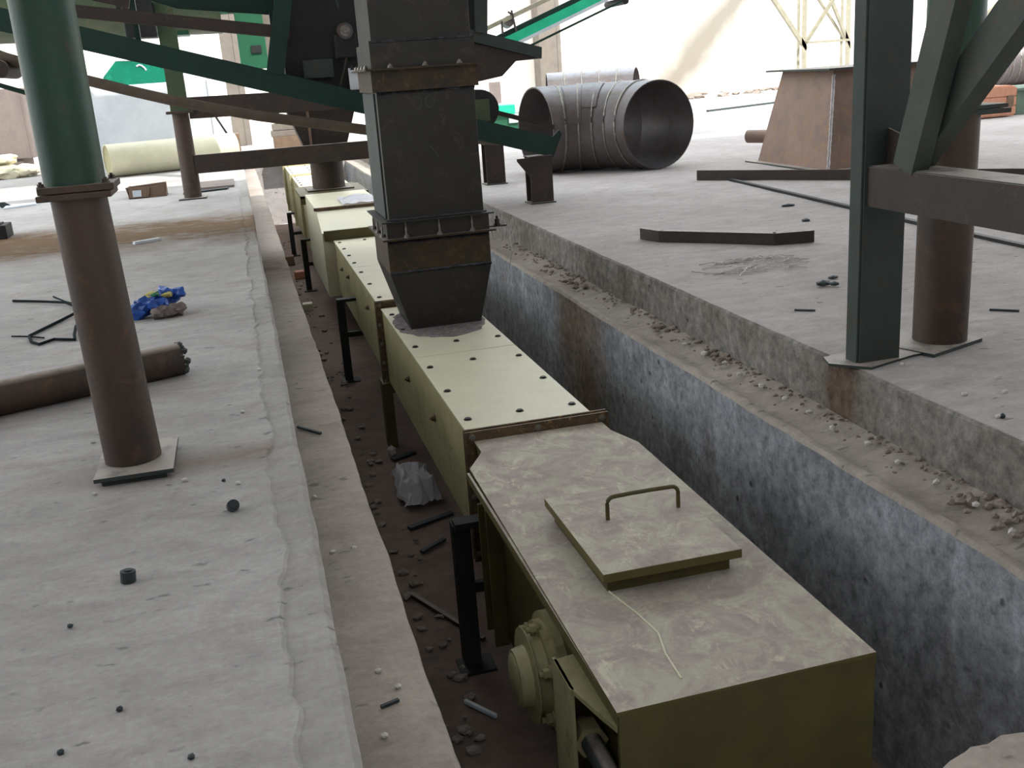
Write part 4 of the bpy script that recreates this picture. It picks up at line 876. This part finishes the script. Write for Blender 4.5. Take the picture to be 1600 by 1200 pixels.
g = G(); g.box(5.9, 6.3, 23.8, 24.4, 0.62, 0.84, 0.02); build('hood', g, 'bright_green', t)
g = G(); g.box(6.15, 6.42, 23.85, 23.9, 0.42, 0.62); build('panel', g, 'paper', t)
# bright green far conveyor rising to the right
t = thing('green_conveyor', 'bright green inclined conveyor rising to the right beyond the duct', 'conveyor', (5.5, 18.2, 0))
def gl(x, dz): return (x, 18.0, 2.02 + 0.375 * (x - 4.6) + dz)
def seg(name, dz, h, y, mat, x0=3.9, x1=12.5, w=0.05):
    g = G(); a, b = gl(x0, dz), gl(x1, dz); g.bar((a[0], y, a[2]), (b[0], y, b[2]), w, h); return build(name, g, mat, t)
seg('upper_rail', 0.36, 0.07, 18.0, 'pale_cream'); seg('side_channel', 0.12, 0.10, 18.02, 'green_steel'); seg('side_plate', 0.0, 0.16, 17.98, 'bright_green')
seg('belt', -0.10, 0.06, 18.45, 'paper', w=0.9); seg('lower_plate', -0.10, 0.05, 17.97, 'paper'); seg('lower_rail', -0.24, 0.035, 17.98, 'green_steel', 4.9, 12.5)
seg('side_plate', 0.0, 0.16, 18.9, 'bright_green')
a = gl(4.83, 0.30)
g = G(); g.tube((4.75, 17.98, a[2] - 0.02), (4.75, 18.15, a[2] - 0.05), 0.09, 20); g.bar((4.86, 17.98, a[2] - 0.2), (4.80, 17.98, a[2] + 0.15), 0.03, 0.04); g.bar((4.62, 17.98, a[2] - 0.22), (4.62, 17.98, a[2] - 0.02), 0.03, 0.05); g.bar((4.74, 17.98, a[2] + 0.13), (4.80, 17.98, a[2] + 0.08), .03, .03); build('idler_bracket', g, 'elbow', t)
g = G(); g.tube((6.85, 17.95, 2.60), (6.85, 18.9, 2.60), 0.06, 16); build('return_roller', g, 'black', t, smooth=True)
g = G(); g.bar((12.35, 18.0, 0), (12.35, 18.0, 4.4), 0.12, 0.12); g.bar((12.35, 18.9, 0), (12.35, 18.9, 4.4), 0.12, 0.12); g.bar((4.05, 18.4, 0.0), (4.05, 18.4, 1.8), 0.1, 0.1); build('leg', g, 'green_steel', t)
# lattice steel columns
def lattice(x0, x1, y, h, lab, off=0.0):
    t = thing('lattice_column', lab, 'column', ((x0 + x1) / 2, y, 0), 'pale lattice columns of the shed')
    for x in (x0, x1):
        for yy in (y, y + 0.3):
            g = G(); g.angle((x, yy, 0), (x, yy, h), 0.12 if yy == y else 0.07, 0.012, (0, 1, 0)); build('chord', g, 'pale_cream', t)
    z = 1.72 + off; k = 0
    zs = [z, z + 1.45, z + 2.9, z + 4.35]
    for zz in zs:
        for (a, b) in ((((x0, y, zz)), (x1, y, zz)), ((x0, y + 0.3, zz), (x1, y + 0.3, zz))):
            g = G(); g.bar(a, b, 0.03, 0.05); build('strut', g, 'pale_cream', t)
    for i in range(len(zs) - 1):
        A, B = ((x0, x1), (x1, x0))[0]
        for (p, q) in (((x0, y, zs[i]), (x1, y, zs[i + 1])), ((x1, y, zs[i] - 0.2), (x0 + 0.3, y, zs[i + 1])), ((x0, y + 0.3, zs[i + 1]), (x1, y + 0.3, zs[i]))):
            g = G(); g.angle(p, q, 0.07, 0.01); build('diagonal', g, 'pale_cream', t)
    return t
t = lattice(12.68, 13.78, 22, 7.5, 'pale lattice column left of the boxed steel column')
g = G(); g.angle((12.66, 22, 1.55), (11.1, 22, 3.65), 0.09, 0.012); build('knee_brace', g, 'pale_cream', t)
t = lattice(17.25, 19.1, 22, 7.5, 'pale lattice column right of the round pipe column', 0.25)
# crates
t = thing('wooden_crate', 'pink wooden crate on the floor at the far right', 'crate', (14.9, 18.7, 0))
g = G(); g.box(14.25, 15.25, 18.35, 19.35, 0.02, 0.60, 0.01); build('body', g, 'wood', t)
for z in (0.05, 0.23, 0.41):
    g = G(); g.box(14.23, 15.27, 18.33, 18.35, z, z + 0.16); build('plank', g, 'wood', t)
for yy in (18.4, 18.72, 19.04):
    g = G(); g.box(15.25, 15.27, yy, yy + 0.29, 0.05, 0.58); g.box(14.3, 15.2, yy, yy + 0.29, 0.60, 0.615); build('plank', g, 'wood', t)
g = G(); g.box(15.05, 15.2, 18.315, 18.33, 0.2, 0.42); build('cut_out', g, 'card', t)
g = G(); g.box(15.5, 17.2, 18.6, 19.8, 0.0, 0.48, 0.01); g.box(15.45, 17.25, 18.55, 19.85, 0.48, 0.53); solo('green_crate', g, 'green_box', 'low grey green box beside the pink crate', 'box')

# scrap on the bright yard beyond
random.seed(44); g = G()
for k in range(40): g.blob((random.uniform(15, 24), random.uniform(39, 43), 0.05), random.uniform(0.06, 0.22), k, (1.6, 1, 0.5), 1, 0.8)
o = solo('debris', g, 'rubble', 'heap of broken scrap along the foot of the far wall', 'debris'); o['kind'] = 'stuff'
g = G(); g.bar((13.6, 29.2, 0.03), (18.6, 31.8, 0.03), 0.10, 0.06); solo('scrap_bar', g, 'dark_steel', 'thin scrap bar lying on the bright floor left of the tapered hopper', 'bar')
